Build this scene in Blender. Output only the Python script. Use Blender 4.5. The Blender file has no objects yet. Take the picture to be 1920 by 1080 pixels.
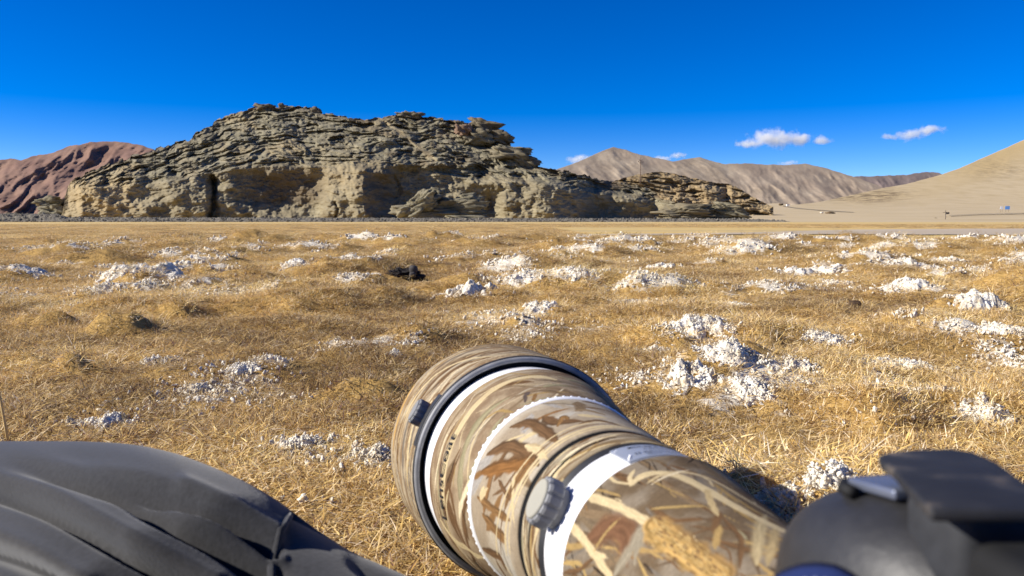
import bpy, bmesh, math, random
import numpy as np
from mathutils import Vector, Matrix

random.seed(7)
RNG = np.random.default_rng(11)
R = math.radians
C = bpy.context.scene.collection
SC = bpy.context.scene

# ------------------------------------------------------------------ camera, sky, sun, exposure
H_EYE = 0.31                     # a camera held low over the turf
PITCH = R(5.04)
FPX = 1450.0                     # focal length in pixels of a 1920 wide frame
CP, SP = math.cos(PITCH), math.sin(PITCH)
cd = bpy.data.cameras.new("camera_view")
cd.sensor_width = 6.0
cd.lens = 6.0 * FPX / 1920.0
cd.clip_start = 0.02
cd.clip_end = 60000.0
cd.dof.use_dof = True
cd.dof.focus_distance = 1.5
cd.dof.aperture_fstop = 3.2
cam = bpy.data.objects.new("camera_view", cd)
cam.location = (0, 0, H_EYE)
cam.rotation_euler = (math.pi / 2 - PITCH, 0, 0)
C.objects.link(cam)
SC.camera = cam

SUN_AZ, SUN_EL = R(-98), R(30)   # azimuth from the view direction, negative to the left
sun_dir = Vector((math.sin(SUN_AZ) * math.cos(SUN_EL), math.cos(SUN_AZ) * math.cos(SUN_EL), math.sin(SUN_EL)))
world = bpy.data.worlds.new("World")
SC.world = world
world.use_nodes = True
wn, wl = world.node_tree.nodes, world.node_tree.links
bg = wn["Background"]
sky = wn.new("ShaderNodeTexSky")
sky.sky_type = 'NISHITA'
sky.sun_disc = False
sky.sun_elevation = SUN_EL
sky.sun_rotation = SUN_AZ
sky.altitude = 4300
sky.air_density = 1.0
sky.dust_density = 0.0
sky.ozone_density = 3.0
hsv = wn.new("ShaderNodeHueSaturation")
hsv.inputs['Saturation'].default_value = 1.48
hsv.inputs['Hue'].default_value = 0.518
wl.new(sky.outputs[0], hsv.inputs['Color'])
wl.new(hsv.outputs[0], bg.inputs[0])
bg.inputs[1].default_value = 0.094
sl = bpy.data.lights.new("sun", 'SUN')
sl.energy = 5.0
sl.angle = R(0.53)
sl.color = (1.0, 0.945, 0.86)
sun = bpy.data.objects.new("sun", sl)
sun.rotation_euler = sun_dir.to_track_quat('Z', 'Y').to_euler()
C.objects.link(sun)
SC.view_settings.view_transform = 'Standard'
SC.view_settings.look = 'None'
SC.view_settings.gamma = 1
SC.view_settings.use_curve_mapping = False
SC.view_settings.exposure = 0.72

# ------------------------------------------------------------------ helpers
def cw(p):
    """camera-space (x right, y up, z forward) -> world"""
    p = np.asarray(p, float)
    x, y, z = p[..., 0], p[..., 1], p[..., 2]
    return np.stack([x, z * CP + y * SP, H_EYE + y * CP - z * SP], -1)

def cwv(v):
    v = np.asarray(v, float)
    return np.stack([v[..., 0], v[..., 2] * CP + v[..., 1] * SP, v[..., 1] * CP - v[..., 2] * SP], -1)

def at(px, py, z):
    """world point seen at photo pixel (px,py) at depth z"""
    px = np.asarray(px, float); py = np.asarray(py, float); z = np.asarray(z, float)
    return cw(np.stack([(px - 960) / FPX * z, (540 - py) / FPX * z, z + 0 * px], -1))

HORIZON = 540 - FPX * math.tan(PITCH)
def gxy(px, py):
    """world x,y of the flat ground seen at photo pixel"""
    d = np.array([(px - 960) / FPX, (540 - py) / FPX, 1.0])
    w = cwv(d)
    t = -H_EYE / w[2]
    return w[0] * t, w[1] * t

def mesh(name, verts, faces, mat=None, parent=None, smooth=True, link=True):
    me = bpy.data.meshes.new(name)
    verts = np.asarray(verts, np.float32)
    if isinstance(faces, np.ndarray) and faces.ndim == 2:
        n, k = faces.shape
        me.vertices.add(len(verts)); me.vertices.foreach_set("co", verts.ravel())
        me.loops.add(n * k); me.loops.foreach_set("vertex_index", faces.astype(np.int32).ravel())
        me.polygons.add(n); me.polygons.foreach_set("loop_start", np.arange(0, n * k, k, dtype=np.int32))
        me.update(calc_edges=True)
    else:
        me.from_pydata([tuple(map(float, v)) for v in verts], [], [tuple(map(int, f)) for f in faces])
        me.update()
    me.polygons.foreach_set("use_smooth", np.full(len(me.polygons), bool(smooth)))
    o = bpy.data.objects.new(name, me)
    if mat: me.materials.append(mat)
    if link: C.objects.link(o)
    if parent: o.parent = parent
    return o

def attr(o, name, vals):
    a = o.data.attributes.new(name, 'FLOAT', 'POINT')
    a.data.foreach_set("value", np.asarray(vals, np.float32).ravel())

def cattr(o, name, rgb):
    rgb = np.asarray(rgb, np.float32).reshape(-1, 3)
    a = o.data.attributes.new(name, 'FLOAT_COLOR', 'POINT')
    a.data.foreach_set("color", np.c_[rgb, np.ones(len(rgb), np.float32)].ravel())

def grid_faces(nu, nv, closed_u=False):
    """vertex index = v*nu + u"""
    u = np.arange(nu if closed_u else nu - 1); v = np.arange(nv - 1)
    U, V = np.meshgrid(u, v)
    U = U.ravel(); V = V.ravel(); U1 = (U + 1) % nu
    return np.stack([V * nu + U, V * nu + U1, (V + 1) * nu + U1, (V + 1) * nu + U], -1)

def tag(o, label=None, cat=None, group=None, kind=None):
    if label: o['label'] = label
    if cat: o['category'] = cat
    if group: o['group'] = group
    if kind: o['kind'] = kind
    return o

def empty(name, loc=(0, 0, 0)):
    o = bpy.data.objects.new(name, None)
    o.location = loc; o.empty_display_size = 0.05
    C.objects.link(o)
    return o

def put(o, root):
    """make o (built in world coordinates) a child of root without moving it"""
    o.parent = root
    o.matrix_parent_inverse = Matrix.Translation(-Vector(root.location))
    return o

def stepf(a, b, x):
    t = np.clip((x - a) / (b - a), 0, 1)
    return t * t * (3 - 2 * t)

# ------------------------------------------------------------------ numpy noise
_perm = np.random.default_rng(3).permutation(256).astype(np.int64)
_perm = np.concatenate([_perm, _perm, _perm])
_g2 = np.random.default_rng(4).normal(size=(256, 2)); _g2 /= np.linalg.norm(_g2, axis=1)[:, None]
_rnd = np.random.default_rng(5).random((256, 4))
def perlin(x, y):
    xi = np.floor(x).astype(np.int64); yi = np.floor(y).astype(np.int64)
    fx = x - xi; fy = y - yi
    u = fx ** 3 * (fx * (fx * 6 - 15) + 10); v = fy ** 3 * (fy * (fy * 6 - 15) + 10)
    def g(i, j):
        k = _perm[_perm[(xi + i) & 255] + ((yi + j) & 255)]
        return _g2[k, 0] * (fx - i) + _g2[k, 1] * (fy - j)
    return ((g(0, 0) * (1 - u) + g(1, 0) * u) * (1 - v) + (g(0, 1) * (1 - u) + g(1, 1) * u) * v) * 1.5
def fbm(x, y, o=4, gain=.5, lac=2.03):
    s = 0; a = 1.; f = 1.
    for i in range(o):
        s = s + a * perlin(x * f + 17.3 * i, y * f - 9.1 * i); a *= gain; f *= lac
    return s
def ridged(x, y, o=4):
    s = 0; a = 1.; f = 1.
    for i in range(o):
        s = s + a * (1 - 2 * np.abs(perlin(x * f + 7.7 * i, y * f + 3.1 * i))); a *= .5; f *= 2.1
    return s
def worley(x, y):
    """F1, F2, cell random 4-vector, offset to the cell point"""
    xi = np.floor(x).astype(np.int64); yi = np.floor(y).astype(np.int64)
    f1 = np.full(x.shape, 9.); f2 = np.full(x.shape, 9.)
    cid = np.zeros(x.shape, np.int64); ox = np.zeros(x.shape); oy = np.zeros(x.shape)
    for i in (-1, 0, 1):
        for j in (-1, 0, 1):
            k = _perm[_perm[(xi + i) & 255] + ((yi + j) & 255)]
            dx = xi + i + .1 + .8 * _rnd[k, 0] - x; dy = yi + j + .1 + .8 * _rnd[k, 1] - y
            d = np.sqrt(dx * dx + dy * dy)
            n = d < f1
            f2 = np.where(n, f1, np.minimum(f2, d))
            cid = np.where(n, k, cid); ox = np.where(n, -dx, ox); oy = np.where(n, -dy, oy)
            f1 = np.where(n, d, f1)
    return f1, f2, _rnd[_perm[cid + 31]], ox, oy

# ------------------------------------------------------------------ materials
def new_mat(name, rough=0.9, spec=0.2):
    m = bpy.data.materials.new(name); m.use_nodes = True
    b = m.node_tree.nodes["Principled BSDF"]
    b.inputs['Roughness'].default_value = rough
    b.inputs['Specular IOR Level'].default_value = spec
    return m, m.node_tree.nodes, m.node_tree.links, b
def N(nt, t, **kw):
    n = nt.new(t)
    for k, v in kw.items():
        if k in n.inputs: n.inputs[k].default_value = v
        else: setattr(n, k, v)
    return n
def ramp(nt, stops, interp='LINEAR'):
    r = nt.new("ShaderNodeValToRGB"); r.color_ramp.interpolation = interp
    e = r.color_ramp.elements
    while len(e) < len(stops): e.new(0.5)
    for k, (p, c) in enumerate(stops):
        e[k].position = p; e[k].color = (*c, 1) if len(c) == 3 else c
    return r
def mixc(nt, l, a, b, f, mode='MIX'):
    m = nt.new("ShaderNodeMix"); m.data_type = 'RGBA'; m.blend_type = mode
    for s, v in ((m.inputs[0], f), (m.inputs[6], a), (m.inputs[7], b)):
        if hasattr(v, 'is_linked'): l.new(v, s)
        else: s.default_value = v if not isinstance(v, tuple) else (*v, 1)
    return m.outputs[2]
def noise(nt, l, vec, scale, detail=5, rough=.6, out='Fac', dist=0.0):
    n = N(nt, "ShaderNodeTexNoise", Scale=scale, Detail=detail, Roughness=rough, Distortion=dist)
    if vec is not None: l.new(vec, n.inputs['Vector'])
    return n.outputs[out]
def bump(nt, l, b, h, strength=.4, dist=.02):
    n = N(nt, "ShaderNodeBump", Strength=strength, Distance=dist)
    l.new(h, n.inputs['Height']); l.new(n.outputs[0], b.inputs['Normal'])
    return n
def plain(name, col, rough=.6, spec=.3, metal=0., var=.12, scale=60, bstr=.0):
    m, nt, l, b = new_mat(name, rough, spec)
    b.inputs['Metallic'].default_value = metal
    tc = nt.new("ShaderNodeTexCoord")
    f = noise(nt, l, tc.outputs['Object'], scale, 6)
    lo = tuple(max(0, c * (1 - var)) for c in col); hi = tuple(min(1, c * (1 + var)) for c in col)
    r = ramp(nt, [(.3, lo), (.7, hi)]); l.new(f, r.inputs[0]); l.new(r.outputs[0], b.inputs['Base Color'])
    if bstr: bump(nt, l, b, f, bstr, .002)
    return m

def mat_ground():
    m, nt, l, b = new_mat("dry_meadow", .95, .1)
    g = nt.new("ShaderNodeNewGeometry"); pos = g.outputs['Position']
    sa = N(nt, "ShaderNodeAttribute", attribute_name="salt")
    za = N(nt, "ShaderNodeAttribute", attribute_name="far")
    n1 = noise(nt, l, pos, 3.0, 6, .65); n2 = noise(nt, l, pos, 55, 5, .7)
    r1 = ramp(nt, [(.25, (.20, .12, .045)), (.5, (.42, .27, .09)), (.75, (.56, .38, .15))]); l.new(n2, r1.inputs[0])
    r2 = ramp(nt, [(.3, (.75, .72, .70)), (.7, (1.1, 1.08, 1.0))]); l.new(n1, r2.inputs[0])
    straw = mixc(nt, l, r1.outputs[0], r2.outputs[0], 1.0, 'MULTIPLY')
    mp = N(nt, "ShaderNodeMapping"); mp.inputs['Scale'].default_value = (.02, .25, .3); l.new(pos, mp.inputs[0])
    n3 = noise(nt, l, mp.outputs[0], 1.0, 8, .72)
    r3 = ramp(nt, [(.34, (.38, .27, .13)), (.46, (.54, .40, .18)), (.56, (.60, .42, .15)), (.68, (.50, .30, .075))]); l.new(n3, r3.inputs[0])
    base = mixc(nt, l, straw, r3.outputs[0], za.outputs['Fac'])
    n4 = noise(nt, l, pos, 26, 8, .75)
    mm = N(nt, "ShaderNodeMath", operation='MULTIPLY_ADD'); l.new(sa.outputs['Fac'], mm.inputs[0]); mm.inputs[1].default_value = 1.15
    sub = N(nt, "ShaderNodeMath", operation='MULTIPLY_ADD'); l.new(n4, sub.inputs[0]); sub.inputs[1].default_value = 1.5; sub.inputs[2].default_value = -1.05
    l.new(sub.outputs[0], mm.inputs[2])
    rs = ramp(nt, [(.12, (0, 0, 0)), (.35, (1, 1, 1))]); l.new(mm.outputs[0], rs.inputs[0])
    n5 = noise(nt, l, pos, 90, 4, .6)
    rw = ramp(nt, [(.3, (.52, .44, .33)), (.6, (.82, .76, .62))]); l.new(n5, rw.inputs[0])
    l.new(mixc(nt, l, base, rw.outputs[0], rs.outputs[0]), b.inputs['Base Color'])
    bump(nt, l, b, n2, .8, .012)
    return m

def mat_salt():
    m, nt, l, b = new_mat("salt", .95, .1)
    g = nt.new("ShaderNodeNewGeometry"); pos = g.outputs['Position']
    n1 = noise(nt, l, pos, 28, 8, .75); n2 = noise(nt, l, pos, 260, 4, .6)
    r = ramp(nt, [(.30, (.36, .27, .15)), (.42, (.58, .50, .37)), (.52, (.74, .68, .56)), (.66, (.84, .79, .68))]); l.new(n1, r.inputs[0])
    l.new(r.outputs[0], b.inputs['Base Color'])
    bump(nt, l, b, n2, .7, .004)
    return m

def mat_rock(name, cols, scale=1.0, layer=None):
    """cols: dark, mid, light, tint; mesh attribute 'tint' pulls towards the last colour"""
    m, nt, l, b = new_mat(name, .93, .15)
    g = nt.new("ShaderNodeNewGeometry"); pos = g.outputs['Position']
    mp = N(nt, "ShaderNodeMapping"); mp.inputs['Scale'].default_value = (.25 * scale, .25 * scale, 1.2 * scale)
    mp.inputs['Rotation'].default_value = (0, R(-7), 0); l.new(pos, mp.inputs[0])
    n1 = noise(nt, l, mp.outputs[0], 1.0, 9, .68, dist=.4)
    n2 = noise(nt, l, pos, .11 * scale, 5, .6)
    r = ramp(nt, [(.28, cols[0]), (.5, cols[1]), (.72, cols[2])]); l.new(n1, r.inputs[0])
    ta = N(nt, "ShaderNodeAttribute", attribute_name="tint")
    c = mixc(nt, l, r.outputs[0], cols[3], ta.outputs['Fac'])
    va = N(nt, "ShaderNodeAttribute", attribute_name="varnish_shade")
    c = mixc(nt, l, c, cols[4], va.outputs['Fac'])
    r2 = ramp(nt, [(.3, (.86, .83, .80)), (.7, (1.12, 1.12, 1.1))]); l.new(n2, r2.inputs[0])
    c = mixc(nt, l, c, r2.outputs[0], 1.0, 'MULTIPLY')
    l.new(c, b.inputs['Base Color'])
    n3 = noise(nt, l, pos, 2.2 * scale, 8, .7)
    bump(nt, l, b, n3, .4, .2 / scale)
    return m

def mat_hill(name, cols, scale):
    m, nt, l, b = new_mat(name, .95, .1)
    g = nt.new("ShaderNodeNewGeometry"); pos = g.outputs['Position']
    n1 = noise(nt, l, pos, scale, 8, .62); n2 = noise(nt, l, pos, scale * .25, 4, .6, dist=.8)
    r = ramp(nt, [(.3, cols[0]), (.5, cols[1]), (.7, cols[2])]); l.new(n1, r.inputs[0])
    r2 = ramp(nt, [(.42, (0, 0, 0)), (.62, (1, 1, 1))]); l.new(n2, r2.inputs[0])
    mm = N(nt, "ShaderNodeMath", operation='MULTIPLY'); l.new(r2.outputs[0], mm.inputs[0]); mm.inputs[1].default_value = .6
    l.new(mixc(nt, l, r.outputs[0], cols[3], mm.outputs[0]), b.inputs['Base Color'])
    n3 = noise(nt, l, pos, scale * 6, 6, .6)
    bump(nt, l, b, n3, .3, .8 / scale * .05)
    return m

def mat_grass():
    m, nt, l, b = new_mat("dry_grass", .75, .25)
    ca = N(nt, "ShaderNodeAttribute", attribute_name="col")
    ti = N(nt, "ShaderNodeAttribute", attribute_name="tint", attribute_type='INSTANCER')
    r = ramp(nt, [(0, (.48, .42, .38)), (.35, (.85, .80, .76)), (.7, (1.08, 1.0, .9)), (1, (1.2, 1.22, 1.2))]); l.new(ti.outputs['Fac'], r.inputs[0])
    c = mixc(nt, l, ca.outputs['Color'], r.outputs[0], 1.0, 'MULTIPLY')
    l.new(c, b.inputs['Base Color'])
    tr = nt.new("ShaderNodeBsdfTranslucent"); l.new(c, tr.inputs[0])
    mx = N(nt, "ShaderNodeMixShader"); mx.inputs[0].default_value = .25
    l.new(b.outputs[0], mx.inputs[1]); l.new(tr.outputs[0], mx.inputs[2])
    l.new(mx.outputs[0], nt["Material Output"].inputs[0])
    return m

def mat_vcol(name, rough=.85, spec=.2, grain=900, bstr=.25, sheen=0.):
    m, nt, l, b = new_mat(name, rough, spec)
    ca = N(nt, "ShaderNodeAttribute", attribute_name="col")
    tc = nt.new("ShaderNodeTexCoord")
    f = noise(nt, l, tc.outputs['Object'], grain, 3)
    r = ramp(nt, [(.3, (.88, .88, .88)), (.7, (1.1, 1.1, 1.1))]); l.new(f, r.inputs[0])
    l.new(mixc(nt, l, ca.outputs['Color'], r.outputs[0], 1.0, 'MULTIPLY'), b.inputs['Base Color'])
    if sheen: b.inputs['Sheen Weight'].default_value = sheen
    bump(nt, l, b, f, bstr, .0006)
    return m

M_GROUND = mat_ground(); M_SALT = mat_salt(); M_GRASS = mat_grass()
M_ROCK = mat_rock("outcrop_rock", [(.098, .085, .054), (.192, .172, .115), (.295, .265, .185), (.33, .255, .14), (.108, .077, .046)])
M_ROCK2 = mat_rock("brown_rock", [(.11, .076, .040), (.25, .185, .10), (.34, .27, .165), (.33, .25, .14), (.12, .08, .043)], .7)

# ------------------------------------------------------------------ terrain of the meadow
# salt crusts read off the photograph: pixel centre x, base y, half width, height; last: label or None
CRUSTS = [
 (876, 546, 46, 40, "tall white salt mound right of the shaggy black clump"),
 (982, 528, 36, 22, "low white salt crust next to the tall mound's right side"),
 (1085, 516, 32, 20, "slanting white salt crust between the two-lobed crust and the one with dark grass"),
 (1246, 503, 26, 20, "white salt mound with a tuft of dark grass on its right side"),
 (1530, 515, 54, 26, "broad flat white salt sheet in the middle distance on the right"),
 (1712, 536, 46, 22, "rounded white salt mound with a grassy notch in its front face"),
 (1568, 534, 28, 14, "small white salt cap in front of the broad salt sheet"),
 (1720, 504, 40, 20, "crumbly white salt crust right behind the notched mound"),
 (1782, 490, 28, 18, "grey-streaked white salt crust farthest back on the right"),
 (1836, 510, 24, 8, "thin bright strip of salt right of the notched mound"),
 (1848, 578, 44, 32, "white-topped salt mound at the right edge of the photo"),
 (1888, 620, 40, 24, "straggling yellowish salt crust below the mound at the right edge"),
 (1312, 622, 52, 36, "peak of the big broken salt heap, its farthest white crest"),
 (1372, 656, 56, 32, "central white block of the big broken salt heap"),
 (1288, 716, 46, 50, "left white slab of the big broken salt heap, half sunk in straw"),
 (1420, 738, 52, 42, "front white lump of the big broken salt heap, nearest the lens"),
 (1508, 695, 36, 26, "right white lump of the big broken salt heap"),
 (1556, 640, 36, 22, "white salt crust standing apart behind the heap, right of its dark hollow"),
 (1700, 690, 58, 32, "jagged white salt ridge on top of the shaded grass hummock"),
 (1856, 788, 42, 32, "lone bright salt lump in the right foreground"),
 (218, 515, 44, 22, "white salt slope on the left with a dark grassy flank behind it"),
 (318, 522, 66, 20, "knobbly row of salt on the left grass ridge"),
 (198, 544, 32, 12, "low blue-white salt patch at the foot of the left ridge"),
 (40, 504, 42, 14, "flat pale salt crust at the left edge of the photo"),
 (548, 500, 24, 13, "pair of small white salt knobs left of the black clump"),
 (652, 486, 36, 18, "greyish salt crust with stiff grass behind the black clump"),
 (296, 684, 34, 20, "white salt knobs on the left hand end of the foreground hummock"),
 (502, 680, 30, 20, "brightest white salt knob on top of the left foreground hummock"),
 (446, 702, 36, 18, "scattered white salt just below the hummock's brightest knob"),
 (362, 738, 28, 22, "small salt lump halfway down the left foreground hummock"),
 (190, 800, 52, 22, "loose whitish salt crumbs above the dark cloth"),
 (690, 866, 46, 24, "white salt crust lying against the lens hood's left side"),
 (560, 846, 40, 22, "broken salt crust between the dark cloth and the lens"),
 (1192, 570, 32, 10, "flat oval salt patch behind the lens"),
 (1012, 580, 30, 16, "pale salt cap on a straw hummock beyond the lens"),
 (1376, 575, 28, 8, "thin white salt streak behind the big broken heap"),
 (740, 670, 13, 12, "single small salt knob just left of the lens hood"),
 (1228, 660, 22, 16, "small round salt lump at the left foot of the big heap"),
 (1452, 958, 52, 36, "salt crust lying in the shadow of the lens"),
 (1572, 912, 44, 18, "sunlit salt crust just beyond the black camera"),
]
# grassy hummocks: centre x, base y, half width, height (pixels)
HUMMOCKS = [
 (1385, 725, 230, 70), (1650, 790, 160, 66), (430, 706, 200, 26), (660, 745, 90, 40), (230, 545, 120, 52),
 (370, 548, 95, 42), (215, 622, 75, 52), (60, 612, 85, 44), (320, 592, 65, 32), (880, 540, 60, 25), (1850, 600, 110, 50),
 (110, 480, 90, 22), (140, 455, 60, 10), (1200, 535, 90, 28), (1030, 590, 70, 20), (1700, 530, 70, 20), (640, 490, 70, 18),
 (760, 480, 80, 16), (400, 455, 60, 10), (1310, 545, 60, 14), (1560, 500, 90, 20), (20, 690, 70, 24), (570, 620, 90, 14), (90, 700, 90, 40), (480, 560, 80, 20), (780, 640, 80, 24), (950, 610, 70, 26),
]
# wider stretches of thin salt between the straw: centre pixel, half width px, half depth m, strength
FIELDS = [(1400, 690, 260, .30, .62), (1690, 720, 120, .22, .55), (430, 730, 190, .20, .6), (170, 800, 130, .10, .5), (640, 850, 130, .08, .6), (1860, 640, 90, .5, .6), (1500, 930, 130, .07, .6), (1130, 620, 110, .22, .4), (300, 535, 160, .7, .5), (570, 945, 80, .05, .5)]
_m = []
for (px, py, hw, hh) in HUMMOCKS:
    x, y = gxy(px, py); k = y / FPX
    _m.append((x, y + hw * k * .45, hw * k * .75, hw * k * .62, hh * k * .95))
NAMED_XY = np.array([gxy(px, py) for (px, py, *_) in CRUSTS])
SALTY = []
_r = np.random.default_rng(21)
_m.append((.245, .665, .115, .15, .125))                 # the hummock that takes the lens's shadow
for i in range(70):
    d = 1.5 + 2.6 * _r.random(); a = R(_r.uniform(-42, 42)); x, y = d * math.sin(a), d * math.cos(a)
    w = _r.uniform(.10, .26)
    if x < .2 and d < 2.7: continue
    _m.append((x, y, w, w * _r.uniform(.55, .9), w * _r.uniform(.16, .34)))
for i in range(330):                                   # many more hummocks in the middle distance
    d = 3.0 + 11.0 * _r.random() ** .75; a = R(_r.uniform(-44, 44))
    x, y = d * math.sin(a), d * math.cos(a)
    if np.hypot(NAMED_XY[:, 0] - x, NAMED_XY[:, 1] - y).min() < .35: continue
    w = _r.uniform(.14, .42) * (.75 + d * .035); h = w * _r.uniform(.16, .38)
    _m.append((x, y, w, w * _r.uniform(.6, 1), h))
    if _r.random() < np.interp(x / y, [-.6, -.2, .1, .6], [.30, .42, .7, .8]):
        SALTY.append((x - w * .2, y - w * .25, w * _r.uniform(.5, .95), w * _r.uniform(.4, .7), h))
MND = np.array(_m)

def hum(x, y):
    z = np.zeros(x.shape)
    for (mx, my, ax, ay, h) in MND:
        r2 = ((x - mx) / ax) ** 2 + ((y - my) / ay) ** 2
        s = r2 < 6
        if s.any():
            e = np.exp(-r2[s] ** 1.5)
            z[s] = np.maximum(z[s], h * e) + .2 * h * e
    return z
def gh(x, y):
    x = np.asarray(x, float); y = np.asarray(y, float)
    d = np.hypot(x, y)
    far = 1 - stepf(11.5, 15, d)
    z = hum(x + .05 * fbm(x * 6, y * 6, 3), y + .05 * fbm(x * 6 + 9, y * 6, 3)) * .72
    z = z * (.85 + .4 * fbm(x * 3.1, y * 3.1, 4)) * far
    f1, f2, rnd, ox, oy = worley(x * 8 + .4 * fbm(x * 5, y * 5, 2), y * 8)
    z = z + (.004 + .10 * np.minimum(z, .12)) * (1.2 - 2 * f1) * far * (1 - .7 * np.exp(-(x / .3) ** 2) * (y < 1.1))
    near = np.exp(-(x / .40) ** 2) * (1 - stepf(.95, 1.3, y)) * (y > -.5)
    z = z + (1 - .9 * near) * (.012 * fbm(x * 1.3 + 5, y * 1.3, 3) + .006 * fbm(x * 9, y * 9, 3)) * (1 - .7 * stepf(12, 20, d))
    z = z - .004
    return z
def gpt(px, py):
    """x, y where the ray through a photo pixel first meets the uneven ground"""
    w = cwv(np.array([(px - 960) / FPX, (540 - py) / FPX, 1.0]))
    t = np.linspace(.25, 1.08, 900) * (-H_EYE / w[2])
    g = gh(w[0] * t, w[1] * t) - (H_EYE + w[2] * t)
    i = int(np.argmax(g > 0)) if (g > 0).any() else len(t) - 1
    return w[0] * t[i], w[1] * t[i]
NAMED_XY = np.array([gpt(px, py) for (px, py, *_) in CRUSTS])
_gp = {}
def gpt_c(px, py):
    if (px, py) not in _gp: _gp[(px, py)] = gpt(px, py)
    return _gp[(px, py)]
def salt_at(x, y):
    s = np.zeros(np.shape(x))
    for i, (px, py, hw, hh, lab) in enumerate(CRUSTS):
        gx, gy = NAMED_XY[i]; k = gy / FPX
        r2 = ((x - gx) / (hw * k * 1.9)) ** 2 + ((y - gy - hw * k * .4) / (hw * k * 1.5)) ** 2
        s = np.maximum(s, .72 * np.exp(-r2 ** 1.1))
    for (mx, my, ax, ay, h) in SALTY:
        r2 = ((x - mx) / ax) ** 2 + ((y - my) / ay) ** 2
        s = np.maximum(s, .95 * np.exp(-r2))
    for (px, py, hw, hv, a) in FIELDS:
        gx, gy = gpt_c(px, py); k = gy / FPX
        s = np.maximum(s, a * np.exp(-(((x - gx) / (hw * k)) ** 2 + ((y - gy) / hv) ** 2) ** 1.3))
    n = fbm(x * 1.1 + 40, y * 1.1, 4)
    d = np.hypot(x, y)
    s = np.maximum(s, stepf(.22, .75, n) * .6 * (1 - stepf(10, 14, d)))
    return s * (.75 + .5 * fbm(x * 7, y * 7, 3)) * (1 - stepf(12.5, 14.5, d))

def build_ground():
    a_in = np.linspace(-52, 52, 620); a_out = np.linspace(52, 308, 90)[1:-1]
    ang = np.radians(np.concatenate([a_in, a_out]))
    rad = [.06]
    while rad[-1] < 60: rad.append(rad[-1] * (1.0125 if rad[-1] > .4 else 1.05))
    while rad[-1] < 14000: rad.append(rad[-1] * 1.12)
    rad = np.array(rad)
    A, D = np.meshgrid(ang, rad)
    x, y = D * np.sin(A), D * np.cos(A)
    z = gh(x, y)
    z[D > 70] = -.02
    v = np.stack([x, y, z], -1).reshape(-1, 3)
    v = np.vstack([v, [[0, 0, -.004]]])
    nu, nv = len(ang), len(rad)
    f = grid_faces(nu, nv, True)[:, ::-1]
    o = mesh("ground", v, f, M_GROUND)
    cap = [(len(v) - 1, (i + 1) % nu, i) for i in range(nu)]
    s = salt_at(x, y).ravel()
    s[(D > 15).ravel()] = 0
    attr(o, "salt", np.append(s, 0))
    attr(o, "far", np.append(stepf(11.5, 17, D.ravel()), 0))
    tag(o, kind='structure')
build_ground()

# mud flat: a smooth pale strip beyond the hummocks on the right
def build_mud():
    near = [(1080, 442.5), (1200, 441.5), (1400, 440), (1600, 440), (1800, 441), (2000, 442), (2300, 444)]
    top = [(1080, 440.8), (1200, 439), (1400, 436.6), (1600, 431), (1800, 429.4), (2000, 428.8), (2300, 428)]
    xs = np.linspace(1080, 2300, 160)
    v = []
    for t in np.linspace(0, 1, 8):
        py = np.interp(xs, *zip(*near)) * (1 - t) + np.interp(xs, *zip(*top)) * t
        for px, q in zip(xs, py):
            gx, gy = gxy(px, q + .35 * perlin(np.array(px * .02), np.array(t * 3)))
            v.append((gx, gy, float(gh(np.array([gx]), np.array([gy]))[0]) * .3 + .014))
    m, nt, l, b = new_mat("dried_mud", .8, .25)
    g = nt.new("ShaderNodeNewGeometry")
    mp = N(nt, "ShaderNodeMapping"); mp.inputs['Scale'].default_value = (.05, .5, 1); l.new(g.outputs['Position'], mp.inputs[0])
    r = ramp(nt, [(.35, (.40, .32, .21)), (.6, (.48, .39, .27))]); l.new(noise(nt, l, mp.outputs[0], 1.2, 5), r.inputs[0])
    l.new(r.outputs[0], b.inputs['Base Color'])
    o = mesh("mud_flat", v, grid_faces(160, 8), m)
    tag(o, kind='structure')
build_mud()

# ------------------------------------------------------------------ hills seen beyond the meadow
def ridge_grid(sky_pts, base_py, nx, nv, nb, x0, x1, dfun, jag=None):
    """rows from the foot (base_py) up to the skyline, then nb rows down the back; returns px, py, D arrays"""
    px = np.linspace(x0, x1, nx)
    sp = np.interp(px, [p[0] for p in sky_pts], [p[1] for p in sky_pts])
    if jag is not None: sp = sp + jag(px)
    bp = np.interp(px, [p[0] for p in base_py], [p[1] for p in base_py]) if isinstance(base_py, list) else np.full(nx, base_py, float)
    sp = np.minimum(sp, bp - .5)
    t = np.linspace(0, 1, nv)[:, None]
    PX = np.broadcast_to(px, (nv, nx)).copy()
    PY = bp + (sp - bp) * t
    D = dfun(PX, PY, sp)
    return PX, PY, D, sp

def back_rows(P, D, px, nb, drop, zfloor):
    """continue the surface behind its skyline down to the ground, as a real far side"""
    top = P[-1]; out = []
    dirs = np.stack([(px - 960) / FPX, np.ones_like(px), np.zeros_like(px)], -1)
    for i in range(1, nb + 1):
        t = i / nb
        q = top + dirs * (drop * t)
        q[:, 2] = top[:, 2] + (zfloor - top[:, 2]) * (t ** 1.5)
        out.append(q)
    return np.concatenate([P, np.array(out)], 0)

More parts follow.
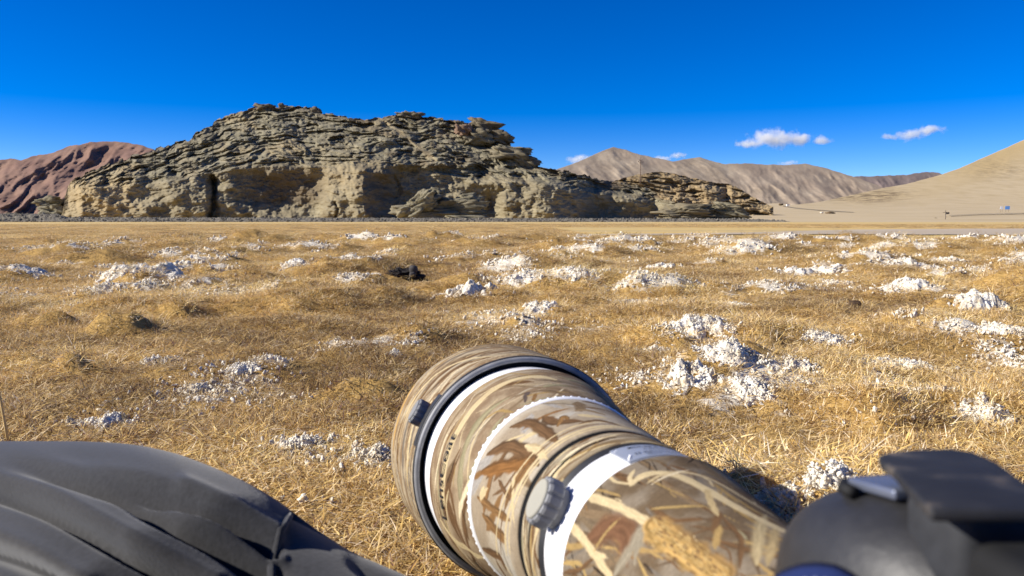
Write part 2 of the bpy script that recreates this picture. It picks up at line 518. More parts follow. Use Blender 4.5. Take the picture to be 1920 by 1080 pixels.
OUT_SKY = [(96, 407), (116, 401), (121, 372), (127, 350), (136, 335), (170, 322), (210, 306), (250, 293), (283, 284), (300, 278), (330, 268), (356, 262), (364, 253), (385, 239),
 (410, 226), (430, 216), (460, 207), (482, 201), (500, 198), (530, 199), (560, 200), (595, 206), (602, 212), (625, 214), (650, 219), (690, 222), (715, 222), (732, 216), (752, 213),
 (780, 214), (792, 221), (830, 223), (850, 222), (870, 229), (886, 233), (905, 238), (922, 250), (934, 262), (945, 272), (962, 282), (980, 292), (998, 304), (1020, 315), (1060, 320),
 (1100, 328), (1125, 336), (1160, 341), (1200, 349), (1225, 359), (1240, 372), (1258, 379), (1290, 385), (1320, 388), (1345, 388), (1378, 393), (1390, 404), (1398, 409)]
CLIFF = [(96, 404), (118, 372), (135, 352), (200, 352), (280, 346), (390, 328), (450, 317), (520, 311), (600, 315), (690, 307), (760, 314), (850, 330), (900, 342), (950, 340), (1050, 348),
 (1110, 362), (1200, 376), (1250, 390), (1390, 400)]
K0 = 200 / FPX
def sbox(px, py, cx, cy, rx, ry, p=4):
    return np.exp(-(np.abs((px - cx) / rx) ** p + np.abs((py - cy) / ry) ** p))
def seg_d(px, py, pts):
    d = np.full(px.shape, 1e9)
    for (ax, ay), (bx, by) in zip(pts[:-1], pts[1:]):
        vx, vy = bx - ax, by - ay
        t = np.clip(((px - ax) * vx + (py - ay) * vy) / (vx * vx + vy * vy), 0, 1)
        d = np.minimum(d, np.hypot(px - ax - t * vx, py - ay - t * vy))
    return d
_skx = np.array([p[0] for p in OUT_SKY]); _sky = np.array([p[1] for p in OUT_SKY])
def smooth_sky(px):
    g = np.linspace(60, 1450, 300); s = np.interp(g, _skx, _sky)
    k = np.ones(31) / 31; s = np.convolve(np.pad(s, 15, 'edge'), k, 'valid')
    return np.interp(px, g, s)

def strata(px, py, rise=.75, sc=1.0, seed=0.):
    """blocky ledges following the bedding: returns relief in pixels (positive = towards viewer)"""
    L = py + rise * (300 - smooth_sky(px)) * .9
    wx = px + 14 * fbm(px * .013 + seed, py * .02, 3); L = L + 7 * fbm(px * .016 + 3 + seed, py * .03 + 1, 4)
    out = np.zeros(px.shape)
    for (sx, sl, amp, off) in ((150, 30, 15, 53), (74, 12, 6.2, 0), (36, 5.6, 3.0, 31), (14, 3.2, 1.3, 77), (6, 1.8, .6, 13)):
        f1, f2, rnd, ox, oy = worley(wx / (sx * sc) + off, L / (sl * sc) + off * .7)
        edge = stepf(.0, .28, f2 - f1)
        # an overhanging ledge: sticks out more towards its top (oy<0 is up), tilted sideways at random
        blk = (rnd[..., 0] - .35) * 1.2 - oy * .75 + ox * (rnd[..., 1] - .5) * 1.1
        out += amp * (blk * (.35 + .65 * edge) - .35 * (1 - edge))
    for (sx, sl, dep, th, off) in ((66, 11, 17, .17, 5), (36, 6.0, 9, .15, 57)):      # undercuts below the harder beds
        q = perlin(wx / (sx * sc) + off, L / (sl * sc) + off)
        out -= dep * stepf(th, th + .22, q)
    return out

def build_outcrop():
    nx, nv = 1000, 264
    x0, x1 = 96, 1399
    def dfun(PX, PY, sp):
        c = np.interp(PX, *zip(*CLIFF))
        h = 410 - PY; hc = 410 - c
        D = 200 + K0 * (.22 * np.minimum(h, hc) + 2.0 * np.maximum(h - hc, 0))
        # plan shape of the massif: left end turns away, right lobe stands back
        D += K0 * (48 * (np.clip((190 - PX) / 90, 0, 2)) ** 2)
        D += K0 * 70 * stepf(1075, 1150, PX) - K0 * 95 * stepf(1225, 1262, PX) * stepf(345, 385, PY)
        D += K0 * 40 * stepf(1330, 1400, PX)
        return D
    def jag(px):
        f1, f2, rnd, ox, oy = worley(px / 13., np.zeros_like(px) + .5)
        g1, g2, rn2, _, _ = worley(px / 5. + 9, np.zeros_like(px) + 2.5)
        return (rnd[:, 0] - .5) * 4.5 + (rn2[:, 1] - .5) * 2.4 + 2 * fbm(px * .05, px * 0, 3)
    PX, PY, D, sp = ridge_grid(OUT_SKY, 413, nx, nv, 0, x0, x1, dfun, jag)
    c = np.interp(PX, *zip(*CLIFF))
    up = stepf(-6, 16, c - PY)                                  # 1 on the slopes above the cliff line
    wx = PX + 5 * fbm(PX * .03, PY * .03, 3); wy = PY + 4 * fbm(PX * .035 + 9, PY * .035, 3)
    rel = (strata(PX, PY, .75, .66) * .72 + strata(PX, PY, .75, 1.3, 9.) * .30) * (.13 + .87 * up) + 3.5 * fbm(PX * .05 + 4, PY * .06, 4) * (1 - up)
    edge_fade = stepf(96, 130, PX)
    # cliff forms (pixels of relief towards the viewer)
    rel -= 26 * sbox(wx, wy, 532, 360, 76, 42, 6)               # shallow cave wall under the brow
    rel += 11 * sbox(wx, wy, 470, 394, 66, 13, 3)
    rel += 12 * sbox(wx, wy, 170, 385, 46, 30, 3) + 12 * sbox(wx, wy, 262, 394, 44, 17, 3) + 12 * sbox(wx, wy, 350, 372, 38, 34, 4)
    rel += 22 * sbox(wx, wy, 645, 372, 46, 46, 3)               # pale buttress
    ramp_r = np.interp(wx, [600, 640, 672, 684, 700, 750, 765, 905, 930], [0, 14, 34, 40, 20, -30, -34, -22, 0])
    rel += ramp_r * stepf(306, 322, wy) * (1 - .0 * up)         # dark face turned to the right
    rel += 9 * sbox(wx, wy, 860, 300, 60, 24, 2)
    rel -= 40 * sbox(wx, wy, 924, 388, 15, 27, 3)               # deep recess
    rel += np.interp(wx, [935, 950, 990, 1040, 1075, 1112, 1130], [0, 16, 26, 26, 14, -14, 0]) * stepf(322, 350, wy)
    rel -= 30 * sbox(wx, wy, 1238, 390, 20, 15, 3)
    rel += 10 * sbox(wx, wy, 1178, 376, 44, 22, 3)
    rel += np.interp(wx, [280, 340, 372, 386, 404, 412, 430], [0, 8, 14, 12, -16, 2, 0]) * stepf(330, 340, wy)
    rel -= 26 * np.exp(-(seg_d(wx, wy, [(398, 332), (405, 346), (401, 372), (394, 410)]) / 4.0) ** 2)   # deep vertical crack
    rel -= 9 * np.exp(-(seg_d(wx, wy, [(742, 332), (752, 350), (742, 372), (738, 392)]) / 2.6) ** 2)
    rel -= 12 * np.exp(-(seg_d(PX, PY, [(630, 405), (634, 392), (628, 380)]) / 2.2) ** 2)
    rel += 13 * fbm(PX * .02, PY * .028, 4) + 1.3 * fbm(PX * .11, PY * .14, 4)
    path = np.exp(-(seg_d(PX, PY, [(717, 222), (748, 246), (790, 280), (815, 300)]) / 3.4) ** 2)
    path2 = np.exp(-(seg_d(PX, PY, [(530, 270), (548, 288), (560, 297)]) / 2.2) ** 2)
    rel = rel * (1 - .75 * path)
    rel *= edge_fade
    D2 = D - rel * K0 * 1.05
    P = at(PX, PY, D2)
    P = back_rows(P, D, PX[0], 14, 40, -1.0)
    o = mesh("rocky_hill", P.reshape(-1, 3), grid_faces(nx, P.shape[0]), M_ROCK, smooth=True)
    ext = lambda a: np.concatenate([a, np.repeat(a[-1:], 14, 0)], 0)
    tint = .9 * sbox(PX, PY, 185, 365, 75, 45, 3) + .35 * sbox(PX, PY, 640, 330, 60, 40, 2) + .5 * path + .4 * path2
    tint += .22 * (1 - up)
    tint += .4 * stepf(.0, .7, fbm(PX * .012 + 2, PY * .03, 4)) * up
    varn_shade = .75 * sbox(wx, wy, 535, 355, 72, 40, 4) * (1 - stepf(372, 395, wy)) + .6 * sbox(wx, wy, 712, 345, 36, 38, 3)  # cave wall and right-turned face: their shade is put into the brown
    varn_shade += .55 * stepf(.05, .6, fbm(PX * .018 + 7, PY * .05 + 3, 4)) * up * stepf(600, 760, PX) + .35 * stepf(12, 2, PY - sp) * up
    attr(o, "tint", ext(np.clip(tint, 0, 1))); attr(o, "varnish_shade", ext(np.clip(varn_shade, 0, 1)))
    tag(o, kind='structure')
build_outcrop()

SKY2 = [(1090, 372), (1120, 352), (1140, 345), (1160, 336), (1180, 331), (1200, 327), (1230, 322), (1250, 323), (1262, 325), (1290, 332), (1320, 338), (1345, 343), (1365, 344), (1380, 350), (1400, 362), (1420, 374), (1440, 383), (1450, 388)]
def build_hill2():
    k = 340 / FPX
    def dfun(PX, PY, sp): return 340 + k * (400 - PY) * .9
    PX, PY, D, sp = ridge_grid(SKY2, 404, 520, 140, 0, 1090, 1450, dfun, lambda px: 1.6 * fbm(px * .09, px * 0, 4))
    rel = 0.75 * strata(PX, PY, .5, .8, 4.) + 7 * fbm(PX * .03, PY * .04, 4)
    rel += np.interp(PX, [1300, 1325, 1345, 1362, 1372], [0, 8, 4, -14, 0]) * stepf(340, 350, PY)
    P = back_rows(at(PX, PY, D - rel * k), D, PX[0], 10, 60, -1.0)
    o = mesh("brown_hill", P.reshape(-1, 3), grid_faces(520, P.shape[0]), M_ROCK2)
    t = stepf(330, 375, PY) * .5
    attr(o, "tint", np.concatenate([t, np.repeat(t[-1:], 10, 0)], 0)); attr(o, "varnish_shade", np.concatenate([0 * t + .3 * stepf(10, 1, PY - sp), np.zeros((10, 520))], 0))
    tag(o, kind='structure')
build_hill2()

def build_mountain(name, sky_pts, base, x0, x1, D0, slope, relief, fx, fy, shear, mat, nx=420, nv=110, jagamp=1.5, drop=None):
    k = D0 / FPX
    def dfun(PX, PY, sp): return D0 + k * slope * (base - PY)
    PX, PY, D, sp = ridge_grid(sky_pts, base, nx, nv, 0, x0, x1, dfun, lambda px: jagamp * fbm(px * .05, px * 0 + 3, 4))
    wrp = 13 * fbm(PX * .007 + D0, PY * .012, 3)
    u = PX + shear * (PY - 300) + wrp
    PYw = PY; fx_ = fx * (1 + 0 * PX)
    rel = relief * .75 * (ridged(u * fx * .7, PY * fy + wrp * .004, 5) - .6) * (.5 + .9 * stepf(-.5, .5, fbm(PX * .012 + 8, PY * .02, 3))) + relief * .8 * fbm(u * fx * .45, PY * fy * 1.6 + 5, 6)
    rel *= stepf(0, 14, PY - sp) * .75 + .25
    P = back_rows(at(PX, PY, D - rel * k), D, PX[0], 8, drop or D0 * .25, -5.0)
    o = mesh(name, P.reshape(-1, 3), grid_faces(nx, P.shape[0]), mat)
    tag(o, kind='structure')
    return o
RED_SKY = [(-700, 360), (-400, 330), (-150, 322), (0, 300), (24, 297), (38, 301), (60, 293), (100, 286), (130, 274), (170, 267), (200, 265), (230, 266), (260, 271), (285, 279), (330, 300), (420, 340), (520, 380)]
build_mountain("red_mountain", RED_SKY, 414, -700, 520, 3600, 2.5, 24, .030, .011, .95,
               mat_hill("red_slope", [(.16, .092, .068), (.24, .145, .102), (.30, .19, .13), (.18, .11, .092)], .006), 400, 120)
MID_SKY = [(900, 372), (980, 345), (1040, 319), (1060, 312), (1085, 303), (1110, 292), (1130, 282), (1150, 276), (1170, 280), (1200, 290), (1240, 298), (1262, 303), (1290, 297), (1312, 295), (1340, 303), (1360, 308), (1400, 306), (1440, 309), (1480, 309), (1510, 307), (1540, 313), (1570, 322), (1600, 331), (1640, 345), (1700, 372), (1760, 396)]
build_mountain("grey_mountain", MID_SKY, 412, 900, 1760, 5200, 2.6, 11, .026, .010, -.9,
               mat_hill("grey_slope", [(.20, .158, .115), (.285, .228, .165), (.35, .29, .215), (.24, .185, .14)], .005), 400, 110, 1.0)
FAR_SKY = [(1480, 380), (1540, 330), (1600, 331), (1640, 330), (1700, 328), (1735, 322), (1760, 324), (1790, 332), (1850, 345), (1950, 380)]
build_mountain("far_ridge", FAR_SKY, 412, 1480, 1950, 8200, 2.4, 7, .04, .014, -.6,
               mat_hill("far_slope", [(.14, .105, .09), (.19, .145, .125), (.235, .18, .155), (.17, .14, .125)], .003), 260, 70, 1.4)

# sandy apron and hill on the right
SAND_D = ([205, 262, 330, 372, 386, 395, 402, 407, 412, 415.5, 417.3], [4200, 3300, 2500, 1900, 1500, 700, 380, 260, 190, 125, 100])
SAND_SKY = [(1150, 396), (1300, 392), (1400, 384), (1450, 381), (1490, 384), (1520, 381), (1545, 377), (1600, 365), (1660, 352), (1700, 345), (1760, 329), (1800, 315), (1850, 293), (1900, 271), (1920, 262), (2050, 215), (2300, 190), (2700, 180)]
def sand_depth(px, py): return np.interp(py, *SAND_D)
def build_sand():
    def dfun(PX, PY, sp): return sand_depth(PX, PY)
    PX, PY, D, sp = ridge_grid(SAND_SKY, 417.2, 420, 120, 0, 1150, 2700, dfun, lambda px: .5 * fbm(px * .04, px * 0, 4))
    t = np.linspace(0, 1, 120)[:, None]
    rel = (3.5 * fbm(PX * .010 + 3, PY * .03, 4) + .9 * fbm(PX * .06, PY * .12, 4)) * stepf(400, 375, PY)
    rk = np.clip(sbox(PX, PY, 1650, 366, 62, 13, 2) + .8 * sbox(PX, PY, 1600, 374, 60, 7, 2) + .5 * sbox(PX, PY, 1870, 318, 60, 18, 2), 0, 1)
    f1, f2, rnd, ox, oy = worley(PX / 7., PY / 2.6)
    rel = rel + rk * 6.0 * (rnd[..., 0] - .45) * stepf(0, .3, f2 - f1)
    P = back_rows(at(PX, PY, D - rel * D / FPX), D, PX[0], 8, 900, -5)
    m, nt, l, b = new_mat("sand_slope", .95, .1)
    g = nt.new("ShaderNodeNewGeometry"); pos = g.outputs['Position']
    n1 = noise(nt, l, pos, .02, 8, .6)
    r = ramp(nt, [(.3, (.41, .315, .175)), (.5, (.48, .375, .22)), (.7, (.52, .415, .255))]); l.new(n1, r.inputs[0])
    ta = N(nt, "ShaderNodeAttribute", attribute_name="tint")
    c = mixc(nt, l, r.outputs[0], (.47, .345, .165), ta.outputs['Fac'])
    va = N(nt, "ShaderNodeAttribute", attribute_name="varnish_shade")
    n2 = noise(nt, l, pos, .035, 6, .7); r2 = ramp(nt, [(.45, (0, 0, 0)), (.6, (1, 1, 1))]); l.new(n2, r2.inputs[0])
    mm = N(nt, "ShaderNodeMath", operation='MULTIPLY'); l.new(va.outputs['Fac'], mm.inputs[0]); l.new(r2.outputs[0], mm.inputs[1])
    l.new(mixc(nt, l, c, (.16, .115, .065), mm.outputs[0]), b.inputs['Base Color'])
    o = mesh("sand_hill", P.reshape(-1, 3), grid_faces(420, P.shape[0]), m)
    tin = np.clip(stepf(60, 5, PY - sp) * stepf(1650, 1900, PX) + .5 * rk, 0, 1)
    z8 = np.zeros((8, 420))
    attr(o, "tint", np.concatenate([tin, z8], 0)); attr(o, "varnish_shade", np.concatenate([rk, z8], 0))
    tag(o, kind='structure')
build_sand()

def strip(name, px, py0, py1, dfun, lift, mat):
    P = np.concatenate([at(px, py0, dfun(px, py0)), at(px, py1, dfun(px, py1))], 0)
    P[:, 2] += lift
    o = mesh(name, P, grid_faces(len(px), 2), mat)
    tag(o, kind='structure'); return o
_px = np.linspace(1468, 1600, 60)
_pc = np.interp(_px, [1468, 1490, 1530, 1560, 1600], [386.5, 390.2, 394.2, 396.2, 398.6])
strip("road", _px, _pc + np.interp(_px, [1468, 1500, 1600], [.8, .45, .3]), _pc - np.interp(_px, [1468, 1500, 1600], [.8, .45, .3]), sand_depth, .35, plain("old_asphalt", (.20, .165, .125), .9, .1))
_px = np.linspace(1780, 2250, 60)
_pc = np.interp(_px, [1780, 1830, 1920, 2250], [405.6, 403.0, 401.0, 399])
strip("road", _px, _pc + .5, _pc - .35, sand_depth, .4, bpy.data.materials["old_asphalt"])

# gravel embankment in front of the outcrop
def build_bank():
    nx = 900
    px = np.linspace(-500, 1478, nx)
    top = np.interp(px, [-500, 0, 110, 130, 400, 900, 1380, 1440, 1478], [398, 400.5, 401.5, 407.3, 408.3, 409.3, 410.3, 412.5, 415.2])
    P = []
    prof = [(120, None, 0), (120.6, .2, .25), (121.2, .45, .45), (121.8, .7, .5), (122.4, .9, .5), (123.2, 1.0, .3), (126, 1.0, .2), (131, .95, .2), (134, .0, .1)]
    zt = H_EYE + (HORIZON - top) / FPX * 123.2
    for j, (d, f, a) in enumerate(prof):
        z = -.05 if f is None else zt * f
        x = (px - 960) / FPX * d
        nz = a * .35 * fbm(x * .9 + j * 3.3, x * 0 + j, 4)
        dd = d + a * 1.4 * fbm(x * .7 + j * 5.1, x * 0 + j * 2, 4)
        P.append(np.stack([x, dd, np.zeros(nx) + z + nz], -1))
    P = np.array(P)
    m, nt, l, b = new_mat("grey_gravel", .95, .1)
    g = nt.new("ShaderNodeNewGeometry")
    r = ramp(nt, [(.3, (.085, .075, .058)), (.5, (.19, .168, .13)), (.72, (.30, .27, .22))]); l.new(noise(nt, l, g.outputs['Position'], 3.5, 8, .75), r.inputs[0])
    l.new(r.outputs[0], b.inputs['Base Color'])
    bump(nt, l, b, noise(nt, l, g.outputs['Position'], 5, 6, .7), .9, .25)
    o = mesh("gravel_bank", P.reshape(-1, 3), grid_faces(nx, len(prof)), m)
    tag(o, kind='structure')
    # loose stones on its face
    bm_v, bm_f = [], []
    ico = bmesh.new(); bmesh.ops.create_icosphere(ico, subdivisions=1, radius=1)
    iv = np.array([v.co for v in ico.verts]); jf = np.array([[v.index for v in f.verts] for f in ico.faces]); ico.free()
    r = np.random.default_rng(9); V = []; F = []
    for i in range(2600):
        q = r.uniform(-300, 1470); t = r.random()
        d = 119.2 + 4.0 * t
        zt_ = np.interp(q, px, zt) * np.interp(d, [119, 120, 122.4, 123.2], [0, .0, .9, 1.0])
        s = r.uniform(.06, .17) * (1.7 if r.random() < .08 else 1)
        rot = Matrix.Rotation(r.uniform(0, 6.3), 3, Vector(r.normal(size=3)).normalized())
        vv = (iv * r.uniform(.75, 1.25, iv.shape) * [1.3, 1, .8] * s) @ np.array(rot).T + [(q - 960) / FPX * d, d, max(zt_, .02)]
        F.append(jf + len(V) * len(iv)); V.append(vv)
    so = mesh("gravel_stones", np.concatenate(V), np.concatenate(F), m, smooth=False)
    tag(so, kind='stuff')
build_bank()
# ------------------------------------------------------------------ salt crusts
def popcorn(x, y, b):
    f1, f2, rnd, ox, oy = worley(x / b, y / b)
    return b * .22 * np.sqrt(np.clip(1 - (f1 / .72) ** 2, 0, 1)) * (.55 + .9 * rnd[..., 0])
_b = bmesh.new(); bmesh.ops.create_icosphere(_b, subdivisions=1, radius=1)
ICO_V = np.array([q.co for q in _b.verts]); ICO_F = np.array([[q.index for q in g.verts] for g in _b.faces]); _b.free()
def build_crust(i):
    px, py, hw, hh, lab = CRUSTS[i]
    gx, gy = NAMED_XY[i]; k = gy / FPX
    w = hw * k * .98; dep = max(hw * k * .8, hh * k * 1.35)
    n = int(np.clip(hw * 1.6, 30, 76))
    U, V = np.meshgrid(np.linspace(-1.25, 1.25, n), np.linspace(-1.25, 1.25, n))
    r = np.hypot(U, V); th = np.arctan2(V, U)
    X = gx + U * w; Y = gy + dep * .45 + V * dep
    q = max(.0042, 2.4 * k)
    out = 1 + .42 * fbm(np.cos(th) * 1.3 + i * 7.1, np.sin(th) * 1.3, 3) + .25 * fbm(X / (q * 6), Y / (q * 6) + i, 3)
    body = 1 - (r / np.maximum(out, .3)) ** 2
    hs = np.clip(hh * k * .40, .014, .10)
    holes = fbm(X / (w * .5) + 3 * i, Y / (dep * .5), 4)
    t = hs * np.clip(body, -1.5, 1) * .62 + hs * .75 * (holes + .08) * (body > -.6) - .003
    pc = popcorn(X, Y, q * 1.7) + .7 * popcorn(X + 3, Y + 1, q * .8)
    t = t + np.where(t > -.004, pc - .3 * q, 0) * np.clip(t / .004 + 1, 0, 1)
    t = np.maximum(t, -.03)
    jit = .2 * q
    X = X + jit * fbm(X / q, Y / q, 2); Y = Y + jit * fbm(X / q + 5, Y / q, 2)
    Z = gh(X, Y) + t + .002
    keep = (t > -.022)
    f = grid_faces(n, n)
    f = f[keep.ravel()[f].any(1)]
    used = np.unique(f); mp = np.full(n * n, -1); mp[used] = np.arange(len(used))
    v = np.stack([X, Y, Z], -1).reshape(-1, 3)[used] - [gx, gy, 0]
    r_ = np.random.default_rng(100 + i)                     # granular lumps grown on the crust
    cand = np.flatnonzero((t > -.0045).ravel() & (mp >= 0)); nl = int(np.clip(hw * 9.5, 150, 560))
    vs, fs, nv_ = [v], [np.c_[mp[f]]], len(v)
    tri = []
    for c in r_.choice(cand, nl):
        rad = q * r_.uniform(.18, .55) * (1.25 if r_.random() < .15 else 1)
        vv = ICO_V * (1 + .45 * r_.normal(size=(len(ICO_V), 1)).clip(-1, 1)) * rad * r_.uniform(.7, 1.2, 3)
        p = v[mp[c]] + r_.normal(size=3) * q * .4 + [0, 0, rad * .3]
        tri.append(ICO_F + nv_); vs.append(vv + p); nv_ += len(ICO_V)
    quads = mp[f]; tri = np.concatenate(tri)
    allf = np.concatenate([quads[:, [0, 1, 2]], quads[:, [0, 2, 3]], tri])
    o = mesh("salt_crust", np.concatenate(vs), allf, M_SALT, smooth=True)
    o.location = (gx, gy, 0)
    tag(o, lab, "salt crust", "white salt crusts on the meadow")
for i in range(len(CRUSTS)): build_crust(i)

# ------------------------------------------------------------------ grass, crumbs: instanced ground cover
PAL = [(0.686, 0.527, 0.236), (0.745, 0.597, 0.322), (0.647, 0.473, 0.172), (0.784, 0.657, 0.414), (0.539, 0.383, 0.155), (0.451, 0.318, 0.155), (0.823, 0.726, 0.552), (0.706, 0.527, 0.196)]
def tuft(n, rad, lean, length, width, pal=PAL, z0=.0, seed=0):
    r = np.random.default_rng(seed)
    V = []; F = []; K = []
    for b in range(n):
        a = r.uniform(0, 6.283); rr = rad * math.sqrt(r.random())
        p = np.array([rr * math.cos(a), rr * math.sin(a), r.uniform(0, z0)])
        az = r.uniform(0, 6.283) if r.random() < .6 else a + r.normal() * .5
        le = R(r.uniform(*lean)); L = r.uniform(*length); w = r.uniform(*width)
        curl = r.uniform(-.2, .9); tw = r.normal() * .5
        side = np.array([-math.sin(az + tw), math.cos(az + tw), r.normal() * .3]); side /= np.linalg.norm(side)
        q = p.copy(); b0 = len(V); segs = 3
        for s in range(segs + 1):
            t = s / segs; ww = w * (1 - .85 * t ** 1.5) * .5
            if s == segs: V.append(q.copy())
            else: V += [q - side * ww, q + side * ww]
            l2 = le + curl * t
            q = q + L / segs * np.array([math.cos(az) * math.sin(l2), math.sin(az) * math.sin(l2), math.cos(l2)])
            q[2] = max(q[2], .001 + .0005 * b % .004)
        for s in range(segs - 1): F.append((b0 + 2 * s, b0 + 2 * s + 1, b0 + 2 * s + 3, b0 + 2 * s + 2))
        e = b0 + 2 * (segs - 1); F.append((e, e + 1, e + 2))
        c = np.array(pal[r.integers(len(pal))]) * r.uniform(.8, 1.2)
        K += [c] * (2 * segs + 1)
    return V, F, K
def proto(name, parts, mat):
    o = mesh(name, parts[0], parts[1], mat, smooth=False, link=False)
    cattr(o, "col", parts[2])
    return o
DULL = [(.30, .20, .085), (.24, .15, .06), (.38, .27, .13), (.20, .115, .10), (.34, .21, .075)]
PALE = [(.66, .50, .24), (.60, .43, .17), (.70, .57, .33), (.56, .37, .12)]
pc = bpy.data.collections.new("grass_kinds")
kinds = []
for i in range(4): kinds.append(tuft(60, .045, (58, 90), (.010, .028), (.0008, .0016), PAL, .008, 30 + i))
for i in range(3): kinds.append(tuft(46, .036, (10, 58), (.007, .019), (.0008, .0015), PAL, .002, 50 + i))
kinds.append(tuft(54, .042, (45, 88), (.008, .025), (.0008, .0017), DULL, .007, 61))
kinds.append(tuft(50, .038, (30, 85), (.008, .024), (.0008, .0017), DULL, .006, 62))
kinds.append(tuft(30, .03, (25, 80), (.010, .035), (.0008, .0016), PALE, .006, 63))
kinds.append(tuft(7, .02, (4, 38), (.02, .06), (.0007, .0011), PALE, .0, 64))
for i, kd in enumerate(kinds): pc.objects.link(proto("grass_%02d" % i, kd, M_GRASS))

def scatter(name, P, rot, scl, idx, tint, coll, label=None):
    me = bpy.data.meshes.new(name)
    me.vertices.add(len(P)); me.vertices.foreach_set("co", np.asarray(P, np.float32).ravel())
    for nm, ty, val in (("rot", 'FLOAT_VECTOR', rot), ("scl", 'FLOAT_VECTOR', scl), ("idx", 'INT', idx), ("tint", 'FLOAT', tint)):
        a = me.attributes.new(nm, ty, 'POINT')
        a.data.foreach_set("vector" if ty == 'FLOAT_VECTOR' else "value", np.asarray(val, np.int32 if ty == 'INT' else np.float32).ravel())
    o = bpy.data.objects.new(name, me); C.objects.link(o)
    ng = bpy.data.node_groups.new(name, 'GeometryNodeTree')
    ng.interface.new_socket("Geometry", in_out='INPUT', socket_type='NodeSocketGeometry')
    ng.interface.new_socket("Geometry", in_out='OUTPUT', socket_type='NodeSocketGeometry')
    n = ng.nodes; l = ng.links
    gi = n.new("NodeGroupInput"); go = n.new("NodeGroupOutput")
    ci = n.new("GeometryNodeCollectionInfo"); ci.inputs[0].default_value = coll
    ci.inputs['Separate Children'].default_value = True; ci.inputs['Reset Children'].default_value = True
    ip = n.new("GeometryNodeInstanceOnPoints")
    ip.inputs['Pick Instance'].default_value = True
    def na(nm, ty):
        q = n.new("GeometryNodeInputNamedAttribute"); q.data_type = ty; q.inputs[0].default_value = nm
        return q.outputs[0]
    er = n.new("FunctionNodeEulerToRotation"); l.new(na("rot", 'FLOAT_VECTOR'), er.inputs[0])
    l.new(gi.outputs[0], ip.inputs['Points']); l.new(ci.outputs[0], ip.inputs['Instance'])
    l.new(na("idx", 'INT'), ip.inputs['Instance Index']); l.new(er.outputs[0], ip.inputs['Rotation']); l.new(na("scl", 'FLOAT_VECTOR'), ip.inputs['Scale'])
    l.new(ip.outputs[0], go.inputs[0])
    md = o.modifiers.new("scatter", 'NODES'); md.node_group = ng
    tag(o, kind='stuff')
    return o

def slope_rot(x, y, e=.02):
    zx = (gh(x + e, y) - gh(x - e, y)) / (2 * e); zy = (gh(x, y + e) - gh(x, y - e)) / (2 * e)
    return np.arctan(zy) * .8, -np.arctan(zx) * .8
def grass():
    r = np.random.default_rng(5)
    bands = [(.20, .45, 900, 1.0, 62), (.45, 1.7, 2500, 1.0, 50), (1.7, 3.2, 1500, 1.15, 46), (3.2, 5.5, 620, 1.6, 44), (5.5, 9, 230, 2.3, 44), (9, 15, 85, 3.2, 44), (15, 32, 26, 4.5, 44), (32, 62, 5, 8.0, 42)]
    X = []; Y = []; S = []; B = []
    for d0, d1, den, sc, half in bands:
        n = int(den * R(half) * (d1 * d1 - d0 * d0))
        d = np.sqrt(r.uniform(d0 * d0, d1 * d1, n)); a = np.radians(r.uniform(-half, half, n))
        X.append(d * np.sin(a)); Y.append(d * np.cos(a)); S.append(sc * r.uniform(.75, 1.3, n)); B.append(d)
    x = np.concatenate(X); y = np.concatenate(Y); s = np.concatenate(S); d = np.concatenate(B)
    sal = salt_at(x, y)
    for i, (px, py, hw, hh, lab) in enumerate(CRUSTS):       # thin out the grass on the crusts
        gx, gy = NAMED_XY[i]; k = gy / FPX
        dep = max(hw * k * .8, hh * k * 1.35)
        r2 = ((x - gx) / (hw * k * 1.0)) ** 2 + ((y - gy - dep * .45) / dep) ** 2
        sal = np.maximum(sal, 1.0 * np.exp(-(r2 ** 2)))
    cl = fbm(x * 1.7, y * 1.7, 4)
    keep = r.random(len(x)) > np.clip(1.15 * sal - .15, 0, .95)
    keep &= r.random(len(x)) > np.clip(-cl * .5 - .05, 0, .4)
    gx_, gy_ = gpt(760, 528); keep &= ((x - gx_) / .085) ** 2 + ((y - gy_ - .05) / .10) ** 2 > 1
    mud = (d > 15.2) & (x > 1.6) & (d < 32)
    keep &= ~mud
    x, y, s, d, cl, sal = (q[keep] for q in (x, y, s, d, cl, sal))
    n = len(x)
    c2 = fbm(x * 2.6 + 11, y * 2.6, 3); c3 = fbm(x * .9 + 31, y * .9 + 4, 3)
    u = r.random(n); idx = r.integers(0, 4, n)
    up = u < np.clip(.30 + .5 * c2, .08, .75); idx[up] = r.integers(4, 7, up.sum())
    du = r.random(n) < np.clip(.14 - .45 * c3, .04, .6); idx[du] = r.integers(7, 9, du.sum())
    pa = r.random(n) < .10; idx[pa] = 9
    ta = r.random(n) < np.where(d < 6, .006, .0); idx[ta] = 10
    rx, ry = slope_rot(x, y)
    z = gh(x, y) - .003
    rot = np.stack([rx, ry, r.uniform(0, 6.28, n)], -1)
    sc = np.stack([s, s, s ** .35 * r.uniform(.7, 1.2, n)], -1)
    ti = np.clip(.5 + .35 * cl + .35 * c3 + r.normal(size=n) * .16 + .45 * np.clip(sal, 0, 1), 0, 1)
    scatter("dry_grass", np.stack([x, y, z], -1), rot, sc, idx, ti, pc)
grass()

